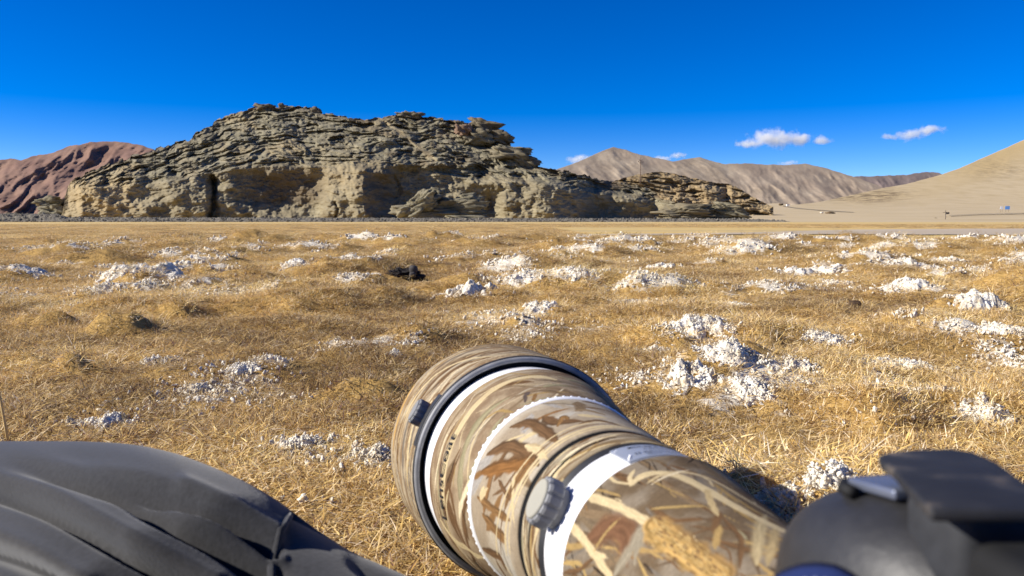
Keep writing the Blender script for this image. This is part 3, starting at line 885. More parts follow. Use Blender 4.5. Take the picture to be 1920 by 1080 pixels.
def crumbs():
    cc = bpy.data.collections.new("crumb_kinds")
    for i in range(4):
        bm = bmesh.new(); bmesh.ops.create_icosphere(bm, subdivisions=2, radius=1)
        v = np.array([q.co for q in bm.verts]); f = np.array([[q.index for q in g.verts] for g in bm.faces]); bm.free()
        dsp = 1 + .75 * fbm(v[:, 0] * 1.6 + v[:, 2] + i * 9, v[:, 1] * 1.6 - v[:, 2] * .7, 3)
        v = v * dsp[:, None] * [1.15, .9, .6]
        cc.objects.link(mesh("crumb_%02d" % i, v, f, M_SALT, link=False))
    r = np.random.default_rng(15)
    X = []; Y = []; S = []
    for d0, d1, den, s0, s1, half in ((.4, 2.2, 14000, .0016, .0050, 48), (2.2, 4.5, 5200, .0025, .0075, 45), (4.5, 9, 1300, .0045, .013, 44), (9, 14, 380, .008, .022, 44)):
        n = int(den * R(half) * (d1 * d1 - d0 * d0))
        d = np.sqrt(r.uniform(d0 * d0, d1 * d1, n)); a = np.radians(r.uniform(-half, half, n))
        X.append(d * np.sin(a)); Y.append(d * np.cos(a)); S.append(s0 + (s1 - s0) * r.random(n) ** 2)
    x = np.concatenate(X); y = np.concatenate(Y); s = np.concatenate(S)
    sal = salt_at(x, y) * (.7 + .9 * fbm(x * 4.3, y * 4.3 + 8, 3))
    keep = r.random(len(x)) < np.clip(sal * 1.8 - .2, 0, .97)
    x, y, s = x[keep], y[keep], s[keep]; n = len(x)
    z = gh(x, y) + s * .35 + .002
    scatter("salt_crumbs", np.stack([x, y, z], -1), r.uniform(0, 6.28, (n, 3)), np.stack([s, s * r.uniform(.7, 1.2, n), s * r.uniform(.6, 1, n)], -1), r.integers(0, 4, n), r.random(n), cc)
crumbs()

# ------------------------------------------------------------------ rocks that can be told apart
def lump(seed, sub=4, flat=(1, 1, 1), rough=.25, block=.3, layers=0.):
    bm = bmesh.new(); bmesh.ops.create_icosphere(bm, subdivisions=sub, radius=1)
    v = np.array([q.co for q in bm.verts]); f = np.array([[q.index for q in g.verts] for g in bm.faces]); bm.free()
    n = v.copy(); x, y, z = v.T
    d = rough * fbm(x * 1.4 + z * .9 + seed * 3.7, y * 1.4 - z * .8 + seed, 4)
    f1, f2, rnd, ox, oy = worley(x * 1.5 + y * .8 + seed * 5.3, z * 1.7 + y * .6 + seed * 2.1)
    d += block * (rnd[:, 0] - .5 + .5 * ox) - .15 * block * (1 - stepf(0, .2, f2 - f1))
    if layers: d += layers * (np.abs(((z * 3.2 + .5 * perlin(x * 2 + seed, y * 2)) % 1) - .5) - .25)
    if sub >= 4:
        g1, g2, rn, gx_, gz_ = worley(x * 3.2 + seed + .6 * fbm(x * 2, z * 3, 2), z * 8.5 + 1.2 * x + seed)
        d += .13 * (rn[:, 1] - .5 + .6 * gz_) - .06 * (1 - stepf(0, .25, g2 - g1))
    pw = np.sign(n) * np.abs(n) ** .75
    v = pw * (1 + d)[:, None] * flat
    return v, f
def boulder(px, py, hw, hh, D, seed, label, name="boulder", mat=None, tilt=0., depth=.8, layers=.15, tint=0., varnish_shade=0., sub=4, rough=.34, cat="boulder", group=None):
    k = D / FPX
    v, f = lump(seed, sub, (1, 1, 1), rough + .08, .5, layers)
    v = v * [hw * k, (hw * .5 + hh * .5) * k * depth * 1.3, hh * k]
    if tilt:
        c, s = math.cos(R(-tilt)), math.sin(R(-tilt)); v = v @ np.array([[c, 0, -s], [0, 1, 0], [s, 0, c]])
    o = mesh(name, v, f, mat or M_ROCK)
    o.location = Vector(at(px, py, D))
    attr(o, "tint", np.full(len(v), tint)); attr(o, "varnish_shade", np.full(len(v), varnish_shade))
    tag(o, label, cat, group); return o
def hill_D(px, py):
    c = np.interp(px, *zip(*CLIFF)); h = 410 - py; hc = 410 - c
    return 200 + K0 * (.22 * min(h, hc) + 2.0 * max(h - hc, 0))
G1 = "rock slabs jutting from the right skyline of the rocky hill"
boulder(908, 237, 34, 11, hill_D(905, 238), 1, "uppermost brown slab overhanging the right skyline of the rocky hill", "rock_slab", tilt=-12, varnish_shade=.5, cat="rock slab", group=G1)
boulder(932, 258, 26, 12, hill_D(932, 258), 2, "blunt brown slab jutting right just under the uppermost one", "rock_slab", tilt=-6, varnish_shade=.6, cat="rock slab", group=G1)
boulder(895, 256, 30, 14, hill_D(895, 258) - 2, 3, "bulky brown block behind the red boulder, holding up the overhanging slabs", "rock_slab", varnish_shade=.35, cat="rock slab", group=G1)
boulder(962, 281, 30, 7, hill_D(962, 282) - 2, 4, "long thin grey slab pointing right halfway down the skyline", "rock_slab", tilt=-5, cat="rock slab", group=G1)
boulder(955, 291, 36, 10, hill_D(955, 292) - 2, 5, "thick dark slab directly under the long thin one", "rock_slab", tilt=-10, varnish_shade=.3, cat="rock slab", group=G1)
boulder(985, 300, 24, 9, hill_D(985, 300) - 1, 6, "lowest rounded slab of the right skyline, above the green shoulder", "rock_slab", tilt=-22, varnish_shade=.35, cat="rock slab", group=G1)
M_RED = mat_rock("red_rock", [(.12, .075, .05), (.19, .125, .085), (.25, .17, .12), (.2, .12, .08), (.12, .07, .05)])
boulder(868, 244, 15, 11, hill_D(868, 245) - 5, 7, "round reddish brown boulder perched below the right crest of the rocky hill", mat=M_RED, depth=1, layers=.0)
boulder(493, 203, 18, 7, hill_D(493, 203), 8, "dark flat cap rock on the very top of the rocky hill", varnish_shade=.6)
boulder(528, 198, 5, 4.5, hill_D(528, 198), 9, "small dark stone standing on the summit right of the cap rock", varnish_shade=.6, sub=3)
boulder(593, 208, 9, 6, hill_D(593, 208), 10, "squat dark stone where the summit drops to the saddle", varnish_shade=.5, sub=3)
boulder(768, 216, 22, 6, hill_D(768, 216), 11, "flat table rock capping the second crest of the rocky hill", varnish_shade=.4)
boulder(96, 380, 22, 9, 212, 12, "upper slab of the two stacked at the left foot of the rocky hill", "rock_slab", tilt=8, depth=.9, varnish_shade=.1, cat="rock slab")
boulder(103, 396, 25, 10, 211, 13, "lower slab of the two stacked at the left foot of the rocky hill", "rock_slab", tilt=6, depth=1, cat="rock slab")
boulder(31, 404, 15, 5, 214, 14, "low dark rock at the far left beyond the gravel bank", varnish_shade=.5, sub=3)
boulder(842, 392, 72, 19, 187, 15, "big slanting grey block lying at the foot of the dark cliff face", tilt=4, depth=.55, layers=.25, varnish_shade=.2, sub=5)
boulder(790, 386, 32, 17, 185, 16, "pale wedge of layered rock at the left end of the slanting block", tilt=26, depth=.8, layers=.22, sub=5)
boulder(815, 359, 19, 7, 188, 17, "small pale cap stone balanced on top of the wedge", depth=.9, layers=.2)
boulder(872, 374, 24, 8, 188, 18, "layered pale stone lying on the right end of the slanting block", tilt=5, layers=.3)
boulder(868, 408, 34, 4, 178, 19, "flat pale slab at road level in front of the slanting block", "rock_slab", cat="rock slab", sub=3)
boulder(1362, 393, 34, 11, 196, 20, "dark undercut rock at the right tip of the rocky hill", tilt=-8, varnish_shade=.15, layers=.3, sub=5)
boulder(1290, 399, 50, 12, 196, 21, "layered grey rock hump beside the dark hollow near the hill's right end", layers=.35, depth=.9, varnish_shade=.35, sub=5)
boulder(1556, 399.5, 7, 2.2, 440, 22, "dark low rock below the far road on the sand", mat=M_ROCK2, varnish_shade=.9, sub=2)
boulder(1540, 398.6, 3, 1.6, 440, 23, "tiny white stone left of the dark rock below the far road", mat=M_SALT, sub=2)
boulder(1464, 383.6, 4, 1.8, 1500, 24, "dark speck of rock left of the far white house", mat=M_ROCK2, varnish_shade=.9, sub=2)
boulder(1727, 411.6, 4, 1.3, 215, 25, "longer of the two dark stones on the sand left of the signpost", mat=M_ROCK2, varnish_shade=.9, sub=2)
boulder(1754, 410.4, 2.2, 1.7, 230, 26, "rounder dark stone on the sand just left of the signpost", mat=M_ROCK2, varnish_shade=.9, sub=2)

# ------------------------------------------------------------------ small built things far off
def cyl(name, p0, p1, r, mat, parent=None, n=10, r1=None):
    p0 = Vector(p0); p1 = Vector(p1); d = (p1 - p0); q = d.to_track_quat('Z', 'Y').to_matrix()
    v = []
    for p, rr in ((p0, r), (p1, r if r1 is None else r1)):
        for i in range(n):
            a = 2 * math.pi * i / n
            v.append(p + q @ Vector((rr * math.cos(a), rr * math.sin(a), 0)))
    f = [(i, (i + 1) % n, n + (i + 1) % n, n + i) for i in range(n)] + [tuple(range(n - 1, -1, -1)), tuple(range(n, 2 * n))]
    o = mesh(name, v, f, mat, smooth=False)
    if parent: put(o, parent)
    return o
def box(name, c, s, mat, parent=None, bev=0., rotz=0.):
    bm = bmesh.new(); bmesh.ops.create_cube(bm, size=1)
    for v in bm.verts: v.co = Vector((v.co.x * s[0], v.co.y * s[1], v.co.z * s[2]))
    if bev: bmesh.ops.bevel(bm, geom=bm.edges[:], offset=bev, segments=2, affect='EDGES', profile=.6)
    if rotz: bmesh.ops.rotate(bm, verts=bm.verts[:], cent=(0, 0, 0), matrix=Matrix.Rotation(rotz, 3, 'Z'))
    bmesh.ops.translate(bm, verts=bm.verts[:], vec=Vector(c))
    me = bpy.data.meshes.new(name); bm.to_mesh(me); bm.free()
    o = bpy.data.objects.new(name, me); me.materials.append(mat); C.objects.link(o)
    if parent: put(o, parent)
    return o
M_POLE = plain("weathered_pole", (.13, .085, .06), .85, .2)
M_WHITEWASH = plain("whitewash", (.78, .75, .70), .9, .1)
M_DARK = plain("dark_board", (.07, .06, .055), .8, .2)
def pole():
    D = 300.
    b = Vector(at(1200.5, 343, D)); t = Vector(at(1201.5, 294, D))
    root = empty("utility_pole", b)
    tag(root, "thin brown power pole with cross arms rising behind the green rock shoulder", "pole")
    cyl("shaft", b, t, .17, M_POLE, root, r1=.11)
    H = (t - b).length; up = (t - b).normalized()
    for hgt, w in ((.80, 1.05), (.86, .62)):
        c = b + up * H * hgt
        cyl("cross_arm", c + Vector((-w, -.2, .02)), c + Vector((w, -.2, .02)), .075, M_POLE, root)
        for sx in (-1, 1):
            q = c + Vector((sx * w * .92, -.2, .07)); cyl("insulator", q, q + Vector((0, 0, .42)), .08, M_POLE, root, 8)
    for sx in (-1, 1): cyl("brace", b + up * H * .72, b + up * H * .80 + Vector((sx * .8, -.2, 0)), .04, M_POLE, root, 6)
pole()
def house():
    D = 1480.; c = Vector(at(1477, 387.2, D)); root = empty("house", c)
    tag(root, "tiny white flat-roofed house beside the far road", "house")
    box("wall", c + Vector((0, 0, 2.0)), (5.0, 5.0, 4.4), M_WHITEWASH, root)
    box("roof", c + Vector((0, 0, 4.38)), (5.6, 5.6, .35), M_POLE, root)
    box("door", c + Vector((.8, -2.53, 1.2)), (1.0, .1, 2.0), M_DARK, root)
    box("window", c + Vector((-1.1, -2.53, 2.2)), (.9, .1, .9), M_DARK, root)
house()
def signs():
    D = 560.; k = D / FPX
    for px, w, h, col, lab, nm in ((1877.5, 5.5, 5.2, (.85, .84, .82), "far white road sign board on posts at the foot of the sand hill", "white_sign"), (1888.5, 9, 6.4, (.16, .36, .72), "far light blue road sign board beside the white one", "blue_sign")):
        c = Vector(at(px, 398.5, D)); root = empty("road_sign", c); tag(root, lab, "sign", "two sign boards at the foot of the sand hill")
        m = plain(nm + "_paint", col, .5, .3)
        zc = (398.5 - 389.6) * k
        box("panel", c + Vector((0, 0, zc)), (w * k, .12, h * k), m, root)
        for sx in (-1, 1): cyl("post", c + Vector((sx * w * k * .3, .12, -1.2)), c + Vector((sx * w * k * .3, .12, zc + .6)), .07, M_POLE, root)
    D = 200.; k = D / FPX
    c = Vector(at(1773, 412.5, D)); root = empty("signpost", c); tag(root, "dark signpost with one small board to the right and a short arm to the left", "signpost")
    cyl("post", c + Vector((0, 0, -.3)), c + Vector((-.1, 0, 18 * k)), .07, M_DARK, root)
    box("board", c + Vector((4.2 * k - .2, -.1, 12.8 * k)), (6.4 * k, .06, 3.6 * k), M_DARK, root)
    cyl("arm", c + Vector((-6.0 * k, 0, 14 * k)), c + Vector((0, 0, 14 * k)), .05, M_DARK, root)
signs()

# ------------------------------------------------------------------ clouds
def cloud(lobes, D, label, dens):
    """lobes: px, py, half width, half height in photo pixels; a volume of water droplets at distance D"""
    k = D / FPX
    xs = [q[0] for q in lobes]; cx = sum(xs) / len(xs); cy = sum(q[1] for q in lobes) / len(lobes)
    base = Vector(at(cx, cy, D))
    L = []
    for (px, py, hw, hh) in lobes: L.append(((px - cx) * k, 0., (cy - py) * k, hw * k, (hw * .5 + hh * .5) * k, hh * k))
    x0 = min(q[0] - q[3] for q in L) * 1.15; x1 = max(q[0] + q[3] for q in L) * 1.15
    z0 = min(q[2] - q[5] for q in L) * 1.25; z1 = max(q[2] + q[5] for q in L) * 1.25
    dy = max(q[4] for q in L) * 1.15
    o = box("cloud", ((x0 + x1) / 2, 0, (z0 + z1) / 2), (x1 - x0, 2 * dy, z1 - z0), None)
    o.data.materials.clear()
    m = bpy.data.materials.new("cloud_vapour"); m.use_nodes = True; nt = m.node_tree.nodes; l = m.node_tree.links
    nt.remove(nt["Principled BSDF"])
    tc = nt.new("ShaderNodeTexCoord")
    best = None
    for (x, y, z, a, b_, c) in L:
        mp = N(nt, "ShaderNodeMapping", vector_type='TEXTURE'); mp.inputs['Location'].default_value = (x, y, z); mp.inputs['Scale'].default_value = (a, b_, c)
        l.new(tc.outputs['Object'], mp.inputs[0])
        ln = N(nt, "ShaderNodeVectorMath", operation='LENGTH'); l.new(mp.outputs[0], ln.inputs[0])
        if best is None: best = ln.outputs['Value']
        else:
            mn = N(nt, "ShaderNodeMath", operation='SMOOTH_MIN'); mn.inputs[2].default_value = .3
            l.new(best, mn.inputs[0]); l.new(ln.outputs['Value'], mn.inputs[1]); best = mn.outputs[0]
    nz = noise(nt, l, tc.outputs['Object'], 1 / (20 * k), 8, .66)
    ad = N(nt, "ShaderNodeMath", operation='MULTIPLY_ADD'); l.new(nz, ad.inputs[0]); ad.inputs[1].default_value = 3.0; ad.inputs[2].default_value = -.78
    su = N(nt, "ShaderNodeMath", operation='SUBTRACT'); l.new(ad.outputs[0], su.inputs[0]); l.new(best, su.inputs[1])
    mr = N(nt, "ShaderNodeMapRange"); l.new(su.outputs[0], mr.inputs[0]); mr.inputs[1].default_value = 0.; mr.inputs[2].default_value = .7; mr.inputs[3].default_value = 0.; mr.inputs[4].default_value = dens / k
    pv = nt.new("ShaderNodeVolumePrincipled"); pv.inputs['Color'].default_value = (1, 1, 1, 1); pv.inputs['Density'].default_value = 0; pv.inputs['Anisotropy'].default_value = .2
    l.new(mr.outputs[0], pv.inputs['Density']); l.new(pv.outputs[0], nt["Material Output"].inputs['Volume'])
    o.data.materials.append(m); o.location = base
    tag(o, label, "cloud")
SC.cycles.volume_bounces = 5
SC.cycles.max_bounces = 10
cloud([(1452, 259, 54, 21), (1408, 269, 34, 11), (1498, 263, 36, 14), (1540, 264, 26, 10)], 15000, "larger white cloud with a small tail on its right, above the grey mountains", .11)
cloud([(1708, 252, 36, 13), (1742, 244, 30, 12), (1670, 257, 22, 9)], 15000, "smaller slanting white cloud left of the sand hill", .09)
cloud([(1085, 298, 30, 11)], 16000, "wedge of white cloud behind the left shoulder of the grey mountain", .10)
cloud([(1240, 298, 24, 9), (1268, 292, 18, 9)], 16000, "white cloud wisp in the first saddle of the grey mountains", .10)
cloud([(1478, 306, 24, 7)], 16000, "small flat cloud resting on the grey ridge under the larger cloud", .08)

# ------------------------------------------------------------------ dung and stalks
M_DUNG = plain("dark_dung", (.022, .018, .016), .8, .25, var=.4, scale=40)
def dung():
    gx, gy = gpt(760, 526); k = gy / FPX; z = float(gh(np.array([gx]), np.array([gy]))[0])
    root = empty("dung_clump", (gx, gy, z)); tag(root, "black shaggy dung clump with two smooth round lumps lying in the grass", "dung")
    v, f = lump(31, 4, (1, 1, 1), .45, .3); v = v * [27 * k, 20 * k, 12 * k] + [gx - 3 * k, gy + 20 * k, z + 9 * k]
    r = np.random.default_rng(3)
    fv = list(map(tuple, v)); ff = [tuple(q) for q in f]
    for i in range(900):                      # matted fibres standing off the clump
        q = v[r.integers(len(v))]; dirn = q - [gx - 3 * k, gy + 20 * k, z]; dirn = dirn / np.linalg.norm(dirn) + r.normal(size=3) * .5
        s = np.cross(dirn, r.normal(size=3)); s /= np.linalg.norm(s); ln = r.uniform(2, 6) * k
        b = len(fv); fv += [tuple(q - s * .5 * k), tuple(q + s * .5 * k), tuple(q + dirn * ln)]; ff.append((b, b + 1, b + 2))
    put(mesh("shaggy_mass", fv, ff, M_DUNG, smooth=False), root)
    for px, py, rr, off in ((774, 509, 8.5, 8), (773, 519, 6.5, 1)):
        v, f = lump(px, 3, (1, 1, 1), .12, .05); c = np.array([(px - 960) / FPX * gy, gy + off * k, z + (529 - py) * k])
        put(mesh("round_lump", v * rr * k * .95 + c, f, plain("grey_dung", (.05, .043, .04), .75, .3, var=.3)), root)
    v, f = lump(77, 3, (1, 1, 1), .4, .3); put(mesh("end_tuft", v * [11 * k, 9 * k, 5 * k] + [gx + 24 * k, gy + 10 * k, z + 5 * k], f, M_DUNG), root)
dung()
M_BROWN_DUNG = plain("brown_dung", (.055, .035, .022), .9, .15, var=.4, scale=60)
for px, py, hw, hh, lab in ((1606, 577, 10, 8, "larger of two dark brown droppings in the right hand grass"), (1592, 592, 5, 6, "smaller dark dropping just below the larger one"), (1191, 609, 4, 5, "tiny dark dropping behind the lens, left of the big salt heap")):
    gx, gy = gpt(px, py); k = gy / FPX; z = float(gh(np.array([gx]), np.array([gy]))[0])
    v, f = lump(px, 3, (1, 1, 1), .35, .3); v = v * [hw * k, hw * k, hh * k * .9]
    o = mesh("dropping", v, f, M_BROWN_DUNG); o.location = (gx, gy + hw * k, z + hh * k * .6); tag(o, lab, "dung", "dark droppings in the grass")
def tube_curve(name, pts, r, mat, parent=None, n=8, link=True, taper=None):
    P = [Vector(p) for p in pts]; V = []
    for i, p in enumerate(P):
        d = (P[min(i + 1, len(P) - 1)] - P[max(i - 1, 0)]).normalized(); q = d.to_track_quat('Z', 'Y').to_matrix()
        rr = r if taper is None else r * (1 + (taper - 1) * i / (len(P) - 1))
        for j in range(n): a = 2 * math.pi * j / n; V.append(p + q @ Vector((rr * math.cos(a), rr * math.sin(a), 0)))
    F = [tuple(q) for q in grid_faces(n, len(P), True)] + [tuple(range(n - 1, -1, -1)), tuple(range((len(P) - 1) * n, len(P) * n))]
    o = mesh(name, V, F, mat)
    if parent: put(o, parent)
    return o
M_STALK = plain("straw_stalk", (.60, .42, .17), .7, .2)
_b = Vector((*gpt(18, 840), 0)); _b.z = float(gh(np.array([_b.x]), np.array([_b.y]))[0])
tag(tube_curve("grass_stalk", [_b + Vector((0, 0, -.005)), _b + Vector((-.004, 0, .03)), _b + Vector((-.009, .002, .06)), _b + Vector((-.015, .004, .092))], .0021, M_STALK, taper=.6), "single thick straw stalk at the left edge above the dark cloth", "grass stalk")
# ------------------------------------------------------------------ the camera with its long lens
LC = np.array([.01121146, -.14342754, .61235637])               # axis point at the hood's rear rim, camera space
LA = np.array([-.22450253, -.06043671, .97259756]); LA /= np.linalg.norm(LA)
LU = np.array([0, 1., 0]) - LA * LA[1]; LU /= np.linalg.norm(LU)
LR = np.cross(LU, LA)
def lens_pt(s, r, th):
    s, r, th = np.broadcast_arrays(*(np.asarray(q, float) for q in (s, r, th)))
    return LC + LA * s[..., None] + r[..., None] * (np.cos(th)[..., None] * LR + np.sin(th)[..., None] * LU)
def to_px(P): return 960 + FPX * P[..., 0] / P[..., 2], 540 - FPX * P[..., 1] / P[..., 2]

root_cam = empty("camera", tuple(cw(LC - LA * .43)))
tag(root_cam, "black camera with a long telephoto lens wrapped in reed camouflage, resting in the grass", "camera")
LENS = None
def rev(name, prof, mat, nth=160, th=None, parent=None):
    """surface of revolution round the lens axis; prof = [(s, r)], closed round the axis"""
    if th is None: th = np.linspace(0, 2 * np.pi, nth, endpoint=False)
    prof = np.array(prof, float)
    P = lens_pt(prof[:, :1], prof[:, 1:], th[None, :])
    o = mesh(name, cw(P).reshape(-1, 3), grid_faces(len(th), len(prof), True), mat)
    put(o, parent or root_cam)
    return o
def nest(o, parent):
    o.parent = parent; o.matrix_parent_inverse = Matrix.Identity(4)
    return o
def sub(o):
    """make o a sub-part of the lens"""
    return nest(o, LENS)
def resample(prof, ns):
    prof = np.array(prof, float); L = np.r_[0, np.cumsum(np.hypot(*np.diff(prof, axis=0).T))]
    t = np.linspace(0, L[-1], ns)
    return np.stack([np.interp(t, L, prof[:, 0]), np.interp(t, L, prof[:, 1])], -1)
TAUPE = (.23, .165, .10); GREYB = (.40, .335, .24); CREAM = (.56, .455, .275); PALEC = (.68, .58, .40); BROWN = (.175, .105, .055); RUST = (.245, .145, .066); DARK = (.055, .04, .028); OLIVE = (.33, .29, .18); GOLD = (.37, .26, .115); SLATE = (.20, .17, .135)
class Camo:
    """reed camouflage print on a sleeve of the lens, laid out in (arc length, s) on the surface"""
    def __init__(self, prof, ns, nvis, seed, base, mott, mscale=(60, 60)):
        self.prof = resample(prof, ns)
        vis = np.radians(np.linspace(25, 275, nvis)); rest = np.radians(np.linspace(275, 385, 40))[1:-1]
        self.th = np.concatenate([vis, rest])
        S, T = np.meshgrid(self.prof[:, 0], self.th, indexing='ij'); Rr = np.repeat(self.prof[:, 1:], len(self.th), 1)
        self.rm = self.prof[:, 1].mean()
        self.U = T * self.rm; self.S = S; self.P = lens_pt(S, Rr, T)
        self.px, self.py = to_px(self.P)
        self.rng = np.random.default_rng(seed)
        n = fbm(self.U * mscale[0] + seed, self.S * mscale[1], 5)
        w = stepf(-.45, .5, n)[..., None]
        self.col = np.array(base) * (1 - w) + np.array(mott) * w
        fib = fbm(self.U * 130 + seed * 2, self.S * 700, 3)
        self.col = self.col * (1 + .10 * fib[..., None])
        nrm = np.cos(T)[..., None] * LR + np.sin(T)[..., None] * LU
        self.front = (nrm * self.P).sum(-1) < 0
    def stroke(self, pts, w, col, edge=None, taper=(.2, .1), soft=.25, streak=.25):
        """pts: (u, s); w: full width in metres"""
        pts = np.array(pts, float)
        if len(pts) > 2:                       # round the corners
            t = np.linspace(0, len(pts) - 1, 26); i = np.arange(len(pts))
            q = np.stack([np.interp(t, i, pts[:, 0]), np.interp(t, i, pts[:, 1])], -1)
            for _ in range(6): q[1:-1] = .5 * q[1:-1] + .25 * (q[:-2] + q[2:])
            pts = q
        m = (self.U > pts[:, 0].min() - w) & (self.U < pts[:, 0].max() + w) & (self.S > pts[:, 1].min() - w) & (self.S < pts[:, 1].max() + w)
        if not m.any(): return
        u, s = self.U[m], self.S[m]
        best = np.full(u.shape, 1e9); along = np.zeros(u.shape); sd = np.zeros(u.shape); n = len(pts) - 1
        for i in range(n):
            a, b = pts[i], pts[i + 1]; v = b - a; L2 = v @ v + 1e-14
            t = np.clip(((u - a[0]) * v[0] + (s - a[1]) * v[1]) / L2, 0, 1)
            du, ds = u - a[0] - t * v[0], s - a[1] - t * v[1]; d = np.hypot(du, ds)
            k = d < best; best[k] = d[k]; along[k] = (i + t[k]) / n; sd[k] = np.sign(du * v[1] - ds * v[0])[k]
        hw = .5 * w * np.minimum(1, np.minimum(taper[0] + along * 4, taper[1] + (1 - along) * 4))
        hw = hw * (1 + .25 * perlin(along * 9 + w * 5e3, along * 0 + w * 1e4))
        a = 1 - stepf(1 - soft, 1 + soft, best / np.maximum(hw, 1e-5))
        c = np.array(col) * (1 + streak * perlin(sd * best / (w * .13), along * 5 + w * 900) + .0)[:, None]
        if edge is not None: c = c * (1 - .55 * stepf(.2, .9, sd * best / np.maximum(hw, 1e-5)))[:, None] + np.array(edge) * (.55 * stepf(.2, .9, sd * best / np.maximum(hw, 1e-5)))[:, None]
        self.col[m] = self.col[m] * (1 - a[:, None]) + c * a[:, None]
    def pxs(self, pts):
        out = []
        for (x, y) in pts:
            d = (self.px - x) ** 2 + (self.py - y) ** 2 + np.where(self.front, 0, 1e6)
            i = d.argmin(); out.append((self.U.ravel()[i], self.S.ravel()[i]))
        return out
    def pstroke(self, pts, w, col, **k): self.stroke(self.pxs(pts), w, col, **k)
    def random(self, n, ang, spread, length, width, cols, edge=.4):
        r = self.rng; smin, smax = self.prof[:, 0].min(), self.prof[:, 0].max()
        for i in range(n):
            u = r.uniform(R(20), R(280)) * self.rm; s = r.uniform(smin, smax); a = R(ang + r.normal() * spread); L = r.uniform(*length)
            b = r.normal() * .22
            p0 = np.array([u, s]); d = np.array([math.cos(a), math.sin(a)]); nn = np.array([-d[1], d[0]])
            self.stroke([p0 - d * L / 2, p0 + nn * L * b * .5, p0 + d * L / 2], r.uniform(*width), cols[r.integers(len(cols))], edge=DARK if r.random() < edge else None)
    def build(self, name, parent=None, mat=None):
        o = mesh(name, cw(self.P).reshape(-1, 3), grid_faces(len(self.th), len(self.prof), True), mat or M_CAMO)
        cattr(o, "col", np.clip(self.col, .01, .9) ** 1.16 * .86)
        put(o, root_cam)
        return o
M_CAMO = mat_vcol("reed_camouflage_cloth", .95, .06, 700, .3)
M_RUBBER = plain("black_rubber", (.022, .022, .024), .55, .4, var=.25, scale=120)
M_GREYRUB = plain("worn_grey_rubber", (.20, .20, .205), .5, .4, var=.25, scale=90)
M_WHITE = plain("white_enamel", (.74, .74, .745), .38, .4, var=.02)
M_BLACKGAP = plain("black_gap", (.012, .012, .012), .7, .2)

# rear sleeve: the main body of the lens
z4 = Camo([(-.2665, .0482), (-.2668, .0500), (-.2685, .0506), (-.285, .0474), (-.30, .0448), (-.32, .0416), (-.34, .0384), (-.362, .0355), (-.385, .0350), (-.386, .033)], 196, 420, 4, (.165, .12, .075), (.26, .215, .16), (45, 40))
z4.random(110, 82, 16, (.02, .06), (.0008, .0032), [TAUPE, SLATE, BROWN, (.15, .105, .065), (.20, .15, .095), BROWN], .35)
z4.random(230, 86, 15, (.006, .03), (.0003, .0011), [GOLD, RUST, OLIVE, BROWN, SLATE, GOLD, DARK, CREAM], .1)
z4.random(60, 78, 18, (.015, .04), (.0008, .0024), [GOLD, (.42, .30, .13), (.36, .25, .11), BROWN], .3)
z4.pstroke([(1100, 1010), (1150, 985), (1180, 1000), (1175, 1060)], .012, (.19, .105, .06), soft=.5)
z4.pstroke([(1150, 1080), (1185, 1030), (1205, 990), (1190, 1060)], .006, (.30, .26, .19), soft=.6)
z4.pstroke([(1418, 1060), (1424, 1010), (1436, 965)], .0045, (.42, .34, .2), soft=.7)
z4.pstroke([(1440, 1060), (1450, 1020), (1458, 985)], .0035, (.40, .31, .17), soft=.7)
z4.pstroke([(1338, 1000), (1352, 960)], .003, BROWN, soft=.5); z4.pstroke([(1340, 1030), (1352, 985)], .003, GOLD, soft=.5)
z4.pstroke([(1108, 931), (1150, 946), (1190, 966), (1222, 982)], .0036, CREAM, edge=None, taper=(.8, 1))
z4.pstroke([(1222, 984), (1250, 1005), (1300, 1040), (1352, 1078)], .0125, (.40, .265, .105), edge=BROWN, taper=(.75, 1), streak=.6)
for i in range(300):
    t = z4.rng.random(); q = np.array([1224, 985]) * (1 - t) + np.array([1356, 1078]) * t + z4.rng.normal(size=2) * [9, 12]
    z4.pstroke([q, q + [5, 4]], .0007, [GOLD, (.46, .33, .15), (.42, .28, .11), BROWN][z4.rng.integers(4)], soft=.4)
z4.pstroke([(1068, 985), (1090, 1005), (1112, 1035), (1145, 1080)], .0034, CREAM, taper=(.8, 1))
z4.pstroke([(1112, 1036), (1140, 995), (1163, 972)], .0014, GOLD); z4.pstroke([(1112, 1036), (1138, 1046)], .002, CREAM)
z4.pstroke([(1184, 908), (1200, 892), (1232, 884), (1275, 890), (1320, 915), (1370, 945), (1420, 972), (1478, 1000)], .0042, CREAM, taper=(.5, 1))
z4.pstroke([(1215, 905), (1240, 890), (1280, 884), (1340, 900), (1400, 938), (1460, 972)], .0022, (.50, .40, .24), taper=(.4, .6))
z4.pstroke([(1325, 920), (1335, 945), (1346, 968)], .0026, (.46, .36, .2), taper=(1, .2)); z4.pstroke([(1222, 908), (1262, 888), (1290, 882)], .0012, PALEC)
z4.pstroke([(1190, 880), (1180, 895), (1184, 908)], .002, CREAM)
LENS = z4.build("telephoto_lens"); LENS['label'] = "telephoto lens in reed camouflage sleeves with white metal bands"

